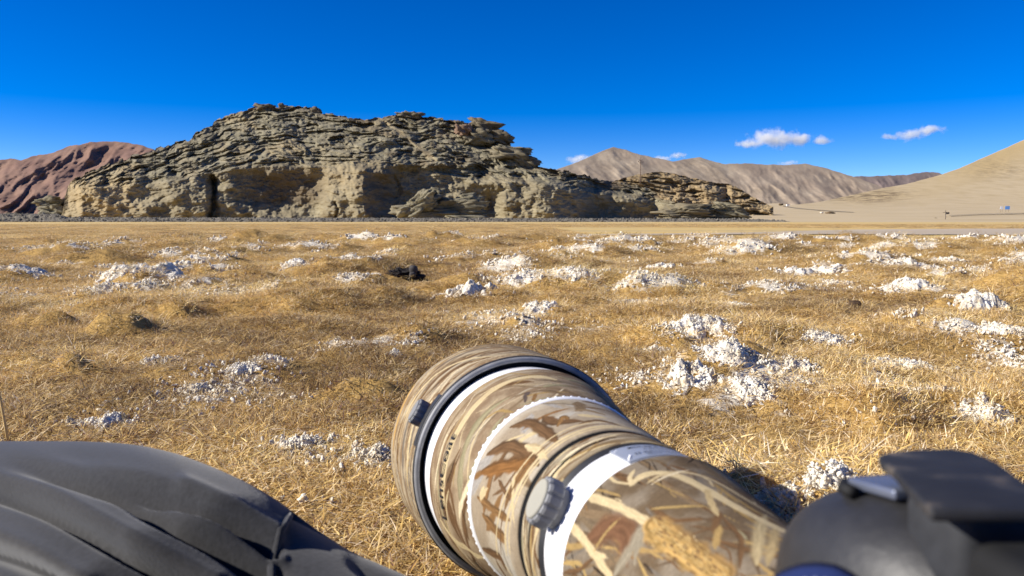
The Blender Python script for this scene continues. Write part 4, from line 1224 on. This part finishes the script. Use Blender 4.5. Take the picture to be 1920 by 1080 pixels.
# hood
zh = Camo([(.0, .0862), (.0, .0885), (.004, .0893), (.03, .0915), (.06, .0938), (.10, .0968), (.118, .0978), (.119, .0955)], 70, 420, 1, (.26, .18, .105), (.44, .37, .26), (30, 120))
zh.random(70, 0, 9, (.04, .14), (.0015, .008), [BROWN, TAUPE, GREYB, SLATE, GREYB, CREAM], .35)
zh.random(60, 4, 9, (.04, .12), (.0006, .0024), [CREAM, PALEC, GOLD, DARK, CREAM], .2)
zh.pstroke([(746, 830), (775, 750), (820, 700), (880, 672), (930, 668)], .0045, CREAM); zh.pstroke([(737, 850), (752, 770), (790, 712)], .006, (.50, .33, .13))
HOOD = sub(zh.build("lens_hood"))
sub(rev("hood_lining", [(.119, .0955), (.06, .092), (.0, .0862), (.0005, .0855)], M_BLACKGAP, 120))
def ring_prof(s, r, a, b, n=10): return [(s + a * math.cos(2 * math.pi * i / n), r + b * math.sin(2 * math.pi * i / n)) for i in range(n + 1)]
sub(rev("rubber_rim", ring_prof(-.0012, .0866, .0030, .0022, 14), M_GREYRUB, 200))
sub(rev("rim_edge", [(.0025, .0880), (.0015, .0897), (-.0008, .0897), (-.0018, .0888), (-.0015, .0876)], M_RUBBER, 200))
sub(rev("rim_gap", [(.006, .0858), (.0035, .0846), (.004, .0822), (.0045, .0800)], M_BLACKGAP, 160))
WB = rev("front_band", [(.0045, .0800), (.004, .0808), (.0, .0808), (-.012, .0803), (-.026, .0797), (-.027, .0786)], M_WHITE, 200); sub(WB)

# front barrel sleeve
z1 = Camo([(-.0265, .0780), (-.0268, .0796), (-.029, .0802), (-.040, .0790), (-.060, .0762), (-.070, .0740), (-.075, .0718), (-.080, .0708), (-.094, .0692), (-.1055, .0652), (-.1075, .0625)], 150, 480, 2, (.27, .195, .125), (.38, .30, .20), (40, 50))
z1.random(60, 4, 14, (.02, .08), (.0015, .007), [TAUPE, GREYB, BROWN, (.30, .235, .165), OLIVE], .25)
z1.random(70, 6, 16, (.015, .06), (.0004, .0018), [CREAM, PALEC, DARK, GOLD, CREAM, TAUPE], .1)
z1.pstroke([(866, 950), (862, 893), (874, 833), (904, 782), (957, 744)], .0085, OLIVE, edge=(.16, .14, .08))
z1.pstroke([(832, 945), (834, 876), (851, 824), (885, 769), (940, 720), (998, 705), (1040, 712)], .0075, CREAM, edge=None, taper=(.5, .5))
z1.pstroke([(826, 975), (845, 1005), (872, 1032), (906, 1056)], .005, CREAM, taper=(.5, .5)); z1.pstroke([(816, 930), (822, 870), (846, 800)], .002, PALEC)
z1.pstroke([(905, 790), (935, 770), (965, 775)], .0028, GOLD); z1.pstroke([(960, 745), (1010, 733), (1060, 740)], .004, TAUPE, edge=DARK)
z1.pstroke([(985, 755), (989, 735), (990, 742)], .004, (.13, .10, .085)); z1.pstroke([(1000, 752), (1005, 738)], .003, RUST)
z1.pstroke([(862, 975), (872, 925), (886, 900)], .004, PALEC, taper=(.3, .5))
sub(z1.build("front_sleeve"))

# ribbed white grip ring
def grip_ring():
    th = np.linspace(0, 2 * np.pi, 240, endpoint=False); V = []; F = []
    prof = np.array(ring_prof(-.1088, .0630, .0032, .0024, 10)[:-1])
    P = lens_pt(prof[:, :1], prof[:, 1:], th[None]); n = len(prof)
    V = list(cw(P).reshape(-1, 3)); F = [tuple(q) for q in grid_faces(240, n, True)]
    F += [tuple(((n - 1) * 240 + i, (n - 1) * 240 + (i + 1) % 240, (i + 1) % 240, i)) for i in range(240)]
    ico = bmesh.new(); bmesh.ops.create_icosphere(ico, subdivisions=2, radius=1); iv = np.array([v.co for v in ico.verts]); jf = np.array([[v.index for v in f.verts] for f in ico.faces]); ico.free()
    for i in range(76):
        t = 2 * np.pi * i / 76; c = lens_pt(-.1068, .0645, t)
        b = len(V); q = c + iv[:, :1] * LA * .0014 + (iv[:, 1:2] * (np.cos(t) * LR + np.sin(t) * LU)) * .0013 + iv[:, 2:] * (-np.sin(t) * LR + np.cos(t) * LU) * .0014
        V += list(cw(q)); F += [tuple(f + b) for f in jf]
    o = mesh("grip_ring", V, F, M_WHITE); put(o, root_cam); sub(o)
grip_ring()

# middle sleeve with large leaves
z2 = Camo([(-.1105, .0615), (-.1108, .0633), (-.113, .0640), (-.14, .0610), (-.17, .0577), (-.194, .0549), (-.1965, .0540), (-.197, .0520)], 134, 430, 3, (.46, .40, .31), (.35, .285, .205), (24, 24))
z2.random(24, 60, 40, (.02, .05), (.004, .011), [GREYB, (.46, .42, .35), TAUPE, (.36, .33, .29)], .2)
z2.random(26, 50, 50, (.015, .04), (.002, .008), [BROWN, RUST, (.26, .15, .07), CREAM], .3)
for pts, w, c in (([(913, 852), (955, 834), (990, 850), (1010, 872)], .0095, BROWN), ([(958, 800), (994, 791), (1024, 811), (1044, 828)], .0085, BROWN), ([(902, 885), (938, 876), (973, 871), (1000, 862)], .0095, (.25, .13, .05)),
                  ([(895, 932), (930, 960), (955, 976)], .0052, RUST), ([(905, 965), (938, 1005), (948, 1010)], .0075, RUST), ([(934, 900), (956, 938)], .003, BROWN), ([(958, 900), (957, 930)], .002, BROWN), ([(1045, 800), (1056, 780), (1066, 786)], .004, (.27, .16, .07)), ([(905, 1030), (940, 1045), (950, 1070)], .006, BROWN)):
    z2.pstroke(pts, w, c, edge=DARK, taper=(.25, .25), streak=.4)
z2.pstroke([(985, 834), (1010, 842), (1032, 866)], .006, CREAM, edge=TAUPE); z2.pstroke([(950, 826), (985, 815)], .0018, CREAM); z2.pstroke([(908, 913), (902, 930), (915, 915)], .006, CREAM)
for dx in (0, -9, -17, 7):
    z2.pstroke([(950 + dx, 1040), (948 + dx, 1000), (966 + dx, 930), (1009 + dx, 860), (1075 + dx, 812 + dx * .3), (1150, 798 + dx * .4), (1195, 808)], .0016 + .0012 * (dx == 0), CREAM if dx != -9 else BROWN, taper=(.6, .4))
z2.pstroke([(1075, 772), (1100, 768), (1140, 780)], .005, (.30, .22, .13)); z2.pstroke([(1085, 795), (1120, 788), (1165, 798)], .004, BROWN, edge=DARK)
sub(z2.build("middle_sleeve"))
sub(rev("sleeve_gap", [(-.1972, .0535), (-.1985, .0505), (-.201, .0505), (-.2025, .0520)], M_BLACKGAP, 140))
z3 = Camo([(-.2020, .0500), (-.2022, .0530), (-.2034, .0533), (-.2125, .0524), (-.2130, .0500)], 26, 420, 5, (.36, .31, .22), (.25, .18, .11), (30, 80))
z3.random(50, 2, 8, (.02, .07), (.0008, .004), [CREAM, TAUPE, GREYB, BROWN, PALEC, OLIVE], .2)
sub(z3.build("narrow_sleeve"))
sub(rev("sleeve_gap", [(-.2130, .0520), (-.2136, .0502), (-.2160, .0502), (-.2166, .0516)], M_BLACKGAP, 140))
z3b = Camo([(-.2162, .0500), (-.2164, .0524), (-.2176, .0527), (-.2290, .0516), (-.2296, .0495)], 30, 420, 6, (.34, .28, .19), (.22, .155, .09), (30, 80))
z3b.random(40, 2, 8, (.02, .07), (.0008, .004), [CREAM, TAUPE, BROWN, GOLD, GREYB, BROWN], .2)
sub(z3b.build("narrow_sleeve"))
sub(rev("focus_groove", [(-.2292, .0510), (-.2298, .0504), (-.2345, .0500), (-.2350, .0496)], M_RUBBER, 160))
sub(rev("collar_band", [(-.2346, .0470), (-.2348, .0496), (-.2354, .0499), (-.2520, .0490), (-.2670, .0482), (-.2680, .0470)], M_WHITE, 200))
sub(rev("mount_ring", [(-.384, .0330), (-.390, .0315), (-.395, .0312), (-.430, .0312), (-.432, .02)], M_RUBBER, 120))
sub(rev("inner_tube", [(.004, .079), (-.10, .0640), (-.20, .0495), (-.27, .0468), (-.36, .033)], M_BLACKGAP, 80))
sub(rev("front_element", [(.06, .001), (.058, .03), (.052, .055), (.046, .072), (.044, .0915)], plain("coated_glass", (.02, .025, .03), .05, .6), 100))

# radial knobs
def knob(name, s, r0, th, rad, hgt, nfl, flute, mat, facemat, foot=0.):
    er = math.cos(th) * LR + math.sin(th) * LU; et = -math.sin(th) * LR + math.cos(th) * LU; ea = LA
    c0 = lens_pt(s, r0, th); n = nfl * 8; a = np.linspace(0, 2 * np.pi, n, endpoint=False)
    fl = 1 - flute * np.clip(np.cos(a * nfl), -.2, 1) ** 2
    prof = [(-.002, .80, 0), (.0 + foot * hgt, .80, 0)] if foot else [(-.002, .95, .0)]
    prof += [(foot * hgt + .0001, .96, .6), (foot * hgt + .001, 1., 1), (hgt * .86, 1.0, 1), (hgt * .97, .95, .8), (hgt, .88, .2)]
    V = []
    for (h, q, f) in prof:
        rr = rad * q * (1 + (fl - 1) * f)
        V.append(c0 + er * h + rr[:, None] * (np.cos(a)[:, None] * et + np.sin(a)[:, None] * ea))
    F = [tuple(q) for q in grid_faces(n, len(prof), True)] + [tuple(range((len(prof) - 1) * n, len(prof) * n))]
    o = mesh(name, cw(np.concatenate(V)), F, mat, smooth=False); put(o, root_cam); sub(o)
    V = [c0 + er * (hgt + dh) + rad * q * (np.cos(a)[:, None] * et + np.sin(a)[:, None] * ea) for dh, q in ((-.0005, .82), (.0005, .82), (.0011, .78))]
    F = [tuple(q) for q in grid_faces(n, 3, True)] + [tuple(range(2 * n, 3 * n))]
    o = mesh(name + "_face", cw(np.concatenate(V)), F, facemat, smooth=False); put(o, root_cam); sub(o)
M_KNOB = plain("grey_knob", (.20, .20, .20), .5, .35, var=.08)
M_KNOBF = plain("cream_knob_face", (.31, .295, .24), .55, .3, var=.06)
knob("collar_knob", -.2405, .0485, R(152), .0122, .0125, 12, .13, M_KNOB, M_KNOBF, .35)
knob("hood_screw", .0175, .0900, R(151), .0105, .0085, 11, .12, M_KNOB, M_KNOB, .0)
# bracket of the hood screw
def patch(name, s0, s1, t0, t1, r, mat, n=14, thick=.0012):
    s = np.array([s0, s1]); t = np.radians(np.linspace(t0, t1, n)); rr = np.array(r)
    top = lens_pt(s[:, None], (rr + thick)[:, None], t[None]); bot = lens_pt(s[:, None], rr[:, None], t[None])
    V = np.concatenate([top.reshape(-1, 3), bot.reshape(-1, 3)]); m = 2 * n
    F = [tuple(q) for q in grid_faces(n, 2)] + [tuple(q + m) for q in grid_faces(n, 2)[:, ::-1]]
    ring = list(range(n)) + list(range(2 * n - 1, n - 1, -1))
    for i in range(len(ring)): a, b = ring[i], ring[(i + 1) % len(ring)]; F.append((b, a, a + m, b + m))
    o = mesh(name, cw(V), F, mat, smooth=False); put(o, root_cam); sub(o); return o
patch("latch_plate", .0005, .0080, 138, 166, (.0888, .0898), M_RUBBER, thick=.0012)
M_PLATE = plain("satin_metal", (.40, .42, .45), .42, .5, metal=.45, var=.04)
patch("name_plate", -.2358, -.2610, 42, 108, (.0499, .0487), M_PLATE, 30, .0011)
for s, t in ((-.2385, 105), (-.2398, 106.5), (-.2545, 104), (-.2565, 105.2), (-.2585, 106.5), (-.2380, 46), (-.2590, 46)):
    c = lens_pt(s, .0505, R(t)); er = math.cos(R(t)) * LR + math.sin(R(t)) * LU
    a = np.linspace(0, 2 * np.pi, 10, endpoint=False); et = -math.sin(R(t)) * LR + math.cos(R(t)) * LU
    V = np.concatenate([c + er * h + q * .0007 * (np.cos(a)[:, None] * et + np.sin(a)[:, None] * LA) for h, q in ((-.0012, 1), (.0, 1), (.0004, .6))])
    o = mesh("rivet", cw(V), [tuple(q) for q in grid_faces(10, 3, True)] + [tuple(range(20, 30))], bpy.data.materials["white_enamel"]); put(o, root_cam); sub(o)
M_INK = plain("black_print", (.015, .015, .018), .7, .2)
M_PINK = plain("red_print", (.55, .12, .13), .6, .2)
def lettering(text, th0, th1, s_base, height, r, mat, flip=1):
    """flat print wrapped on the barrel: runs from angle th0 to th1, letters' tops towards +s (the hood) if flip=1"""
    cu = bpy.data.curves.new("t", 'FONT'); cu.body = text; cu.size = 1; cu.offset = .012
    ob = bpy.data.objects.new("t", cu); C.objects.link(ob)
    dg = bpy.context.evaluated_depsgraph_get(); me = bpy.data.meshes.new_from_object(ob.evaluated_get(dg))
    C.objects.unlink(ob); bpy.data.objects.remove(ob)
    bm = bmesh.new(); bm.from_mesh(me); bmesh.ops.triangulate(bm, faces=bm.faces[:])
    bmesh.ops.subdivide_edges(bm, edges=[e for e in bm.edges if e.calc_length() > .35], cuts=1); bmesh.ops.triangulate(bm, faces=bm.faces[:])
    v = np.array([q.co for q in bm.verts]); f = [tuple(q.index for q in g.verts) for g in bm.faces]; bm.free(); bpy.data.meshes.remove(me)
    w = v[:, 0].max(); th = R(th0) + (R(th1) - R(th0)) * v[:, 0] / w; s = s_base + flip * height * v[:, 1]
    rr = np.interp(s, r[0][::-1], r[1][::-1]) if r[0][0] > r[0][-1] else np.interp(s, *r)
    o = mesh("lettering", cw(lens_pt(s, rr, th)), f, mat, smooth=False); put(o, root_cam); sub(o)
_rp = ([-.2700, -.2358], [.0487 + .0011 + .00025, .0499 + .0011 + .00025])
lettering("Canon", 100, 64, -.2422, .0040, _rp, M_INK)
lettering("CANON LENS", 93, 66, -.2480, .0026, _rp, M_INK)
lettering("EF 600mm f/4L IS II USM", 101, 60, -.2545, .0030, _rp, M_INK)
lettering("IMAGE STABILIZER", 96, 70, -.2590, .0022, _rp, M_INK)
lettering("L", 72, 69, -.2480, .0034, _rp, M_PINK)
_r1 = z1.prof[z1.prof[:, 0].argsort()]
lettering("LensCoat", 196, 150, -.0650, .0105, (list(_r1[:, 0]), list(_r1[:, 1] + .0009)), M_INK)

# ---- camera body: local frame x right, y up from the lens axis, t backwards from the front of the prism
BO = LC - LA * .43
def bl(x, y, t):
    x, y, t = np.broadcast_arrays(*(np.asarray(q, float) for q in (x, y, t)))
    return BO + x[..., None] * LR + y[..., None] * LU - t[..., None] * LA
M_BODY = plain("black_camera_shell", (.0205, .0200, .0205), .5, .45, var=.18, scale=180, bstr=.15)
M_RUBBER2 = plain("matt_black_rubber", (.024, .025, .028), .75, .3, var=.5, scale=70, bstr=.1)
def prism():
    secs = [(-.0235, .022, .048, .010), (-.022, .030, .0575, .008), (-.017, .0365, .0635, .006), (-.006, .0400, .0675, .004), (.008, .0415, .0690, .003), (.022, .0405, .0685, .003), (.034, .0360, .0645, .003), (.043, .0310, .0585, .003), (.047, .0270, .0520, .004)]
    n = 64; V = []
    for (t, w, h, y0) in secs:
        row = []
        for f in np.linspace(0, 1, n):
            if f < .14 or f > .86:            # flare out to the shoulders
                g = (f / .14) if f < .14 else (1 - f) / .14; sg = 1 if f < .14 else -1
                y = y0 - .006 + .018 * g; x = sg * (w + .034 * (1 - g) ** 2.2)
            else:
                a = math.pi * (f - .14) / .72; e = 2 / 3.9
                x = w * math.copysign(abs(math.cos(a)) ** e, math.cos(a)); y = y0 + .012 + (h - y0 - .012) * abs(math.sin(a)) ** e
            row.append(bl(x, y, t))
        V.append(row)
    V = np.array(V); F = [tuple(q) for q in grid_faces(n, len(secs))] + [tuple(range(n)), tuple(range((len(secs) - 1) * n + n - 1, (len(secs) - 1) * n - 1, -1))]
    o = mesh("camera_body", cw(V.reshape(-1, 3)), F, M_BODY); put(o, root_cam)
    md = o.modifiers.new("round", 'SUBSURF'); md.levels = md.render_levels = 1
    return o
PRISM = prism()
def bbox(name, c, s, mat, parent, bev=.003, roll=0.):
    bm = bmesh.new(); bmesh.ops.create_cube(bm, size=1)
    for v in bm.verts: v.co = Vector((v.co.x * s[0], v.co.y * s[1], v.co.z * s[2]))
    bmesh.ops.bevel(bm, geom=bm.edges[:], offset=bev, segments=4, affect='EDGES', profile=.5)
    V = np.array([v.co for v in bm.verts]); cr, sr = math.cos(roll), math.sin(roll)
    V = np.stack([V[:, 0] * cr - V[:, 2] * sr, V[:, 1], V[:, 0] * sr + V[:, 2] * cr], -1) + c
    F = [tuple(v.index for v in f.verts) for f in bm.faces]; bm.free()
    o = mesh(name, cw(bl(V[:, 0], V[:, 1], V[:, 2])), F, mat); put(o, root_cam)
    if parent: nest(o, parent)
    return o
bbox("lower_body", (0, -.042, .020), (.150, .108, .062), M_BODY, None, .016)
M_STEEL = plain("bright_steel", (.17, .19, .25), .4, .5, metal=.6, var=.05)
bbox("hot_shoe", (-.0135, .0692, .0085), (.021, .0026, .017), M_STEEL, PRISM, .0008)
def tubeb(name, pts, r, mat, parent, n=8):
    o = tube_curve(name, [cw(bl(*p)) for p in pts], r, mat); put(o, root_cam); return nest(o, parent)
tubeb("shoe_recess_shade", [(-.0262, .0678, .0055), (-.0255, .0680, .001), (-.0220, .0679, -.0035), (-.012, .0677, -.0055), (.012, .0677, -.0055)], .0017, M_BLACKGAP, PRISM)  # black tube laid on the shell, drawing the shade inside the recess
tubeb("shoe_slit_shade", [(-.0135, .0672, .0205), (-.0105, .0663, .0255), (-.009, .0650, .0300)], .0014, M_BLACKGAP, PRISM)  # another black tube, standing for the shade in the slit
def paddle():
    out = [(.0757, .1398), (.0805, .158), (.0842, .171), (.0856, .180), (.0880, .1858), (.0935, .1900), (.102, .1925), (.1095, .1930), (.1130, .1890), (.1118, .178), (.1065, .161), (.1035, .149), (.1010, .1385)]
    m = len(out); yt = -.0400
    bm = bmesh.new()
    top = [bm.verts.new((x, yt + (z - .165) * .0, z)) for x, z in out]; f = bm.faces.new(top)
    bmesh.ops.recalc_face_normals(bm, faces=[f])
    ex = bmesh.ops.extrude_face_region(bm, geom=[f]); vs = [g for g in ex['geom'] if isinstance(g, bmesh.types.BMVert)]
    for v in vs: v.co.y -= .0024
    bmesh.ops.recalc_face_normals(bm, faces=bm.faces[:])
    bmesh.ops.bevel(bm, geom=[e for e in bm.edges], offset=.0008, segments=3, affect='EDGES', profile=.5)
    V = np.array([v.co for v in bm.verts]); F = [tuple(v.index for v in g.verts) for g in bm.faces]; bm.free()
    mt, nt, l, b = new_mat("dusty_black_rubber", .7, .3)
    tc = nt.new("ShaderNodeTexCoord"); r = ramp(nt, [(.45, (.015, .015, .017)), (.60, (.021, .021, .023)), (.68, (.06, .052, .045)), (.76, (.20, .145, .10))])
    l.new(noise(nt, l, tc.outputs['Object'], 85, 3, .5), r.inputs[0]); l.new(r.outputs[0], b.inputs['Base Color'])
    o = mesh("shoe_cover", cw(V), F, mt); put(o, root_cam)
    return o
PAD = paddle()
def cbox(name, c, s, mat, parent, bev):
    bm = bmesh.new(); bmesh.ops.create_cube(bm, size=1)
    for v in bm.verts: v.co = Vector((v.co.x * s[0] + c[0], v.co.y * s[1] + c[1], v.co.z * s[2] + c[2]))
    bmesh.ops.bevel(bm, geom=bm.edges[:], offset=bev, segments=4, affect='EDGES', profile=.5)
    V = np.array([v.co for v in bm.verts]); F = [tuple(v.index for v in f.verts) for f in bm.faces]; bm.free()
    o = mesh(name, cw(V), F, mat); put(o, root_cam)
    if parent: nest(o, parent)
    return o
cbox("cover_neck", (.0945, -.0520, .1600), (.017, .019, .022), M_RUBBER2, PAD, .004)
cbox("eyepiece", (.1050, -.0570, .1330), (.044, .022, .020), M_BLACKGAP, None, .004)
cbox("eyecup", (.1050, -.0760, .1260), (.054, .020, .022), M_RUBBER2, None, .006)

# ------------------------------------------------------------------ camera strap
def strap():
    pts = [(1400, 1150, .172), (1432, 1096, .170), (1462, 1070, .167), (1500, 1056, .164), (1535, 1053, .161), (1570, 1058, .158), (1604, 1076, .155), (1632, 1104, .152), (1660, 1160, .15)]
    t = np.linspace(0, len(pts) - 1, 90); q = np.array(pts, float); q = np.stack([np.interp(t, np.arange(len(pts)), q[:, i]) for i in range(3)], -1)
    for _ in range(12): q[1:-1] = .5 * q[1:-1] + .25 * (q[:-2] + q[2:])
    top = np.stack([(q[:, 0] - 960) / FPX * q[:, 2], (540 - q[:, 1]) / FPX * q[:, 2], q[:, 2]], -1)
    V = []; cols = []; nw = 14
    for j in range(nw):
        u = j / (nw - 1); d = np.array([-.012, -.012, -.026]) * u * 1.0
        V.append(top + d + np.array([0, .0010, 0]) * math.sin(math.pi * u))
        c = np.tile([.012, .022, .085], (90, 1))
        if j in (3, 4):
            on = (np.sin(np.arange(90) * 1.05) > .25) & (np.arange(90) > 20) & (np.arange(90) < 70); c[on] = (.35, .40, .55)
        if j in (0, nw - 1): c[:] = (.01, .012, .03)
        cols.append(c)
    V = np.array(V); lo = V - np.array([0, .0016, 0])
    n = 90 * nw
    F = list(map(tuple, grid_faces(90, nw))) + [tuple(f + n) for f in grid_faces(90, nw)[:, ::-1]]
    ring = list(range(90)) + [k * 90 + 89 for k in range(1, nw)] + list(range(nw * 90 - 2, (nw - 1) * 90 - 1, -1)) + [k * 90 for k in range(nw - 2, 0, -1)]
    for i in range(len(ring)): a, b = ring[i], ring[(i + 1) % len(ring)]; F.append((b, a, a + n, b + n))
    o = mesh("camera_strap", cw(np.concatenate([V.reshape(-1, 3), lo.reshape(-1, 3)])), F, mat_vcol("woven_strap", .8, .2, 1500, .3))
    cattr(o, "col", np.concatenate([np.array(cols).reshape(-1, 3)] * 2))
    tag(o, "navy blue camera strap with white marks at the foot of the black camera", "camera strap")
strap()

# ------------------------------------------------------------------ the photographer's limb in dark cloth
def person():
    sp = [(-420, 850, .70, .090), (-200, 832, .60, .090), (0, 826, .52, .088), (120, 827, .49, .086), (220, 832, .47, .085), (300, 843, .45, .084), (380, 865, .43, .083), (460, 900, .41, .081), (530, 944, .395, .080), (556, 966, .388, .078), (600, 1000, .378, .074), (650, 1030, .367, .070), (700, 1057, .358, .067), (760, 1083, .348, .064), (860, 1130, .335, .060), (980, 1200, .32, .058)]
    q = np.array(sp, float); nt_ = 270; t = np.linspace(0, len(sp) - 1, nt_)
    q = np.stack([np.interp(t, np.arange(len(sp)), q[:, i]) for i in range(4)], -1)
    for _ in range(220): q[1:-1] = .5 * q[1:-1] + .25 * (q[:-2] + q[2:])
    top = np.stack([(q[:, 0] - 960) / FPX * q[:, 2], (540 - q[:, 1]) / FPX * q[:, 2], q[:, 2]], -1)
    view = top / np.linalg.norm(top, axis=1)[:, None]; tan = np.gradient(top, axis=0); tan /= np.linalg.norm(tan, axis=1)[:, None]
    upn = np.cross(tan, view); upn /= np.linalg.norm(upn, axis=1)[:, None]; upn[upn[:, 1] < 0] *= -1     # the silhouette's outward normal
    cen = top - upn * q[:, 3:4]
    side = np.cross(tan, upn); side *= np.sign((side * view).sum(1))[:, None]                        # away from the viewer
    nph = 300; ph = np.concatenate([np.linspace(-150, 40, 180), np.linspace(40, 210, 32)[1:-1]]); ph = np.radians(ph)
    nrm = np.cos(ph)[:, None, None] * upn + np.sin(ph)[:, None, None] * side
    P = cen + q[:, 3][None, :, None] * nrm
    px, py = to_px(P); facing = (nrm * P).sum(-1) < 0
    def vd(pts): return np.where(facing | (np.abs(ph[:, None]) < .5), seg_d(px, py, pts), 1e3)
    px_ = px + 7 * perlin(px * .012, py * .02); dsp = np.zeros(px.shape)
    def fold(pts, w, dep, lift):
        nonlocal dsp
        a = np.array(pts, float); tt = np.linspace(0, len(a) - 1, 40); a = np.stack([np.interp(tt, np.arange(len(a)), a[:, i]) for i in (0, 1)], -1)
        for _ in range(14): a[1:-1] = .5 * a[1:-1] + .25 * (a[:-2] + a[2:])
        pts = [tuple(q) for q in a]
        w = w * 1.2; dep = dep * 1.65; d = vd(pts); s = np.exp(-(d / w) ** 2)
        al = np.clip(((px - pts[0][0]) * (pts[-1][0] - pts[0][0]) + (py - pts[0][1]) * (pts[-1][1] - pts[0][1])) / ((pts[-1][0] - pts[0][0]) ** 2 + (pts[-1][1] - pts[0][1]) ** 2), 0, 1)
        s = s * stepf(0, .45, al); dsp -= dep * s
        up = [(x + 6, y - w * 1.7) for x, y in pts]; dsp += lift * np.exp(-(vd(up) / (w * 1.3)) ** 2) * stepf(0, .45, al)
    fold([(120, 868), (220, 892), (285, 912), (350, 935), (420, 966), (470, 998), (512, 1022)], 11, .0095, .0035)
    fold([(-20, 868), (80, 884), (165, 900), (250, 925), (330, 965), (410, 1010), (470, 1042), (515, 1062)], 13, .0110, .004)
    fold([(-160, 900), (-60, 912), (20, 928), (90, 950), (150, 985), (230, 1030), (310, 1072), (400, 1120)], 13, .0105, .004)
    fold([(-260, 985), (-150, 1002), (-60, 1020), (20, 1042), (80, 1072), (160, 1120)], 14, .0115, .004)
    fold([(200, 935), (270, 960), (330, 987), (400, 1022), (470, 1075), (500, 1100)], 10, .0060, .003)
    fold([(40, 850), (130, 856), (220, 868), (320, 900)], 15, .0022, .001)
    fold([(640, 1040), (700, 1078), (760, 1110)], 10, .002, .001)
    seam = [(549, 950), (532, 985), (516, 1020), (508, 1060), (506, 1110)]
    right = stepf(0, 10, (px - np.interp(py, [p[1] for p in seam], [p[0] for p in seam]))) * facing
    dsp -= .0040 * right * np.exp(-np.maximum(px - 545, 0) / 40)
    dsp += .0003 * fbm(px * .006, py * .012, 2)
    P = P + nrm * dsp[..., None]
    mt, nt, l, b = new_mat("charcoal_cloth", .92, .15)
    tc = nt.new("ShaderNodeTexCoord"); f = noise(nt, l, tc.outputs['Object'], 420, 4, .6)
    r = ramp(nt, [(.3, (.0205, .020, .0205)), (.7, (.033, .0325, .034))]); l.new(f, r.inputs[0]); l.new(r.outputs[0], b.inputs['Base Color'])
    b.inputs['Sheen Weight'].default_value = .15; bump(nt, l, b, f, .3, .0008)
    rows, cols = px.shape
    F = grid_faces(cols, rows); V = P.reshape(-1, 3)
    wrap = np.array([((rows - 1) * cols + i, (rows - 1) * cols + i + 1, i + 1, i) for i in range(cols - 1)])
    base = cw(cen[nt_ // 2])
    root = empty("person", (float(base[0]), float(base[1]), 0.)); tag(root, "person's bent limb in charcoal cloth with deep slanting folds, at the lower left", "person")
    o = mesh("garment", cw(V), np.concatenate([F, wrap]), mt); put(o, root)
    d = np.array([[(((px - x) ** 2 + (py - y) ** 2) + np.where(facing, 0, 1e6)).argmin()] for x, y in [(545, 966), (540, 974), (532, 988), (524, 1003), (516, 1022), (510, 1045), (507, 1070), (506, 1095)]]).ravel()
    sm = tube_curve("seam", cw(P.reshape(-1, 3)[d] + nrm.reshape(-1, 3)[d] * .0002), .0017, mt); put(sm, root); nest(sm, o)
person()
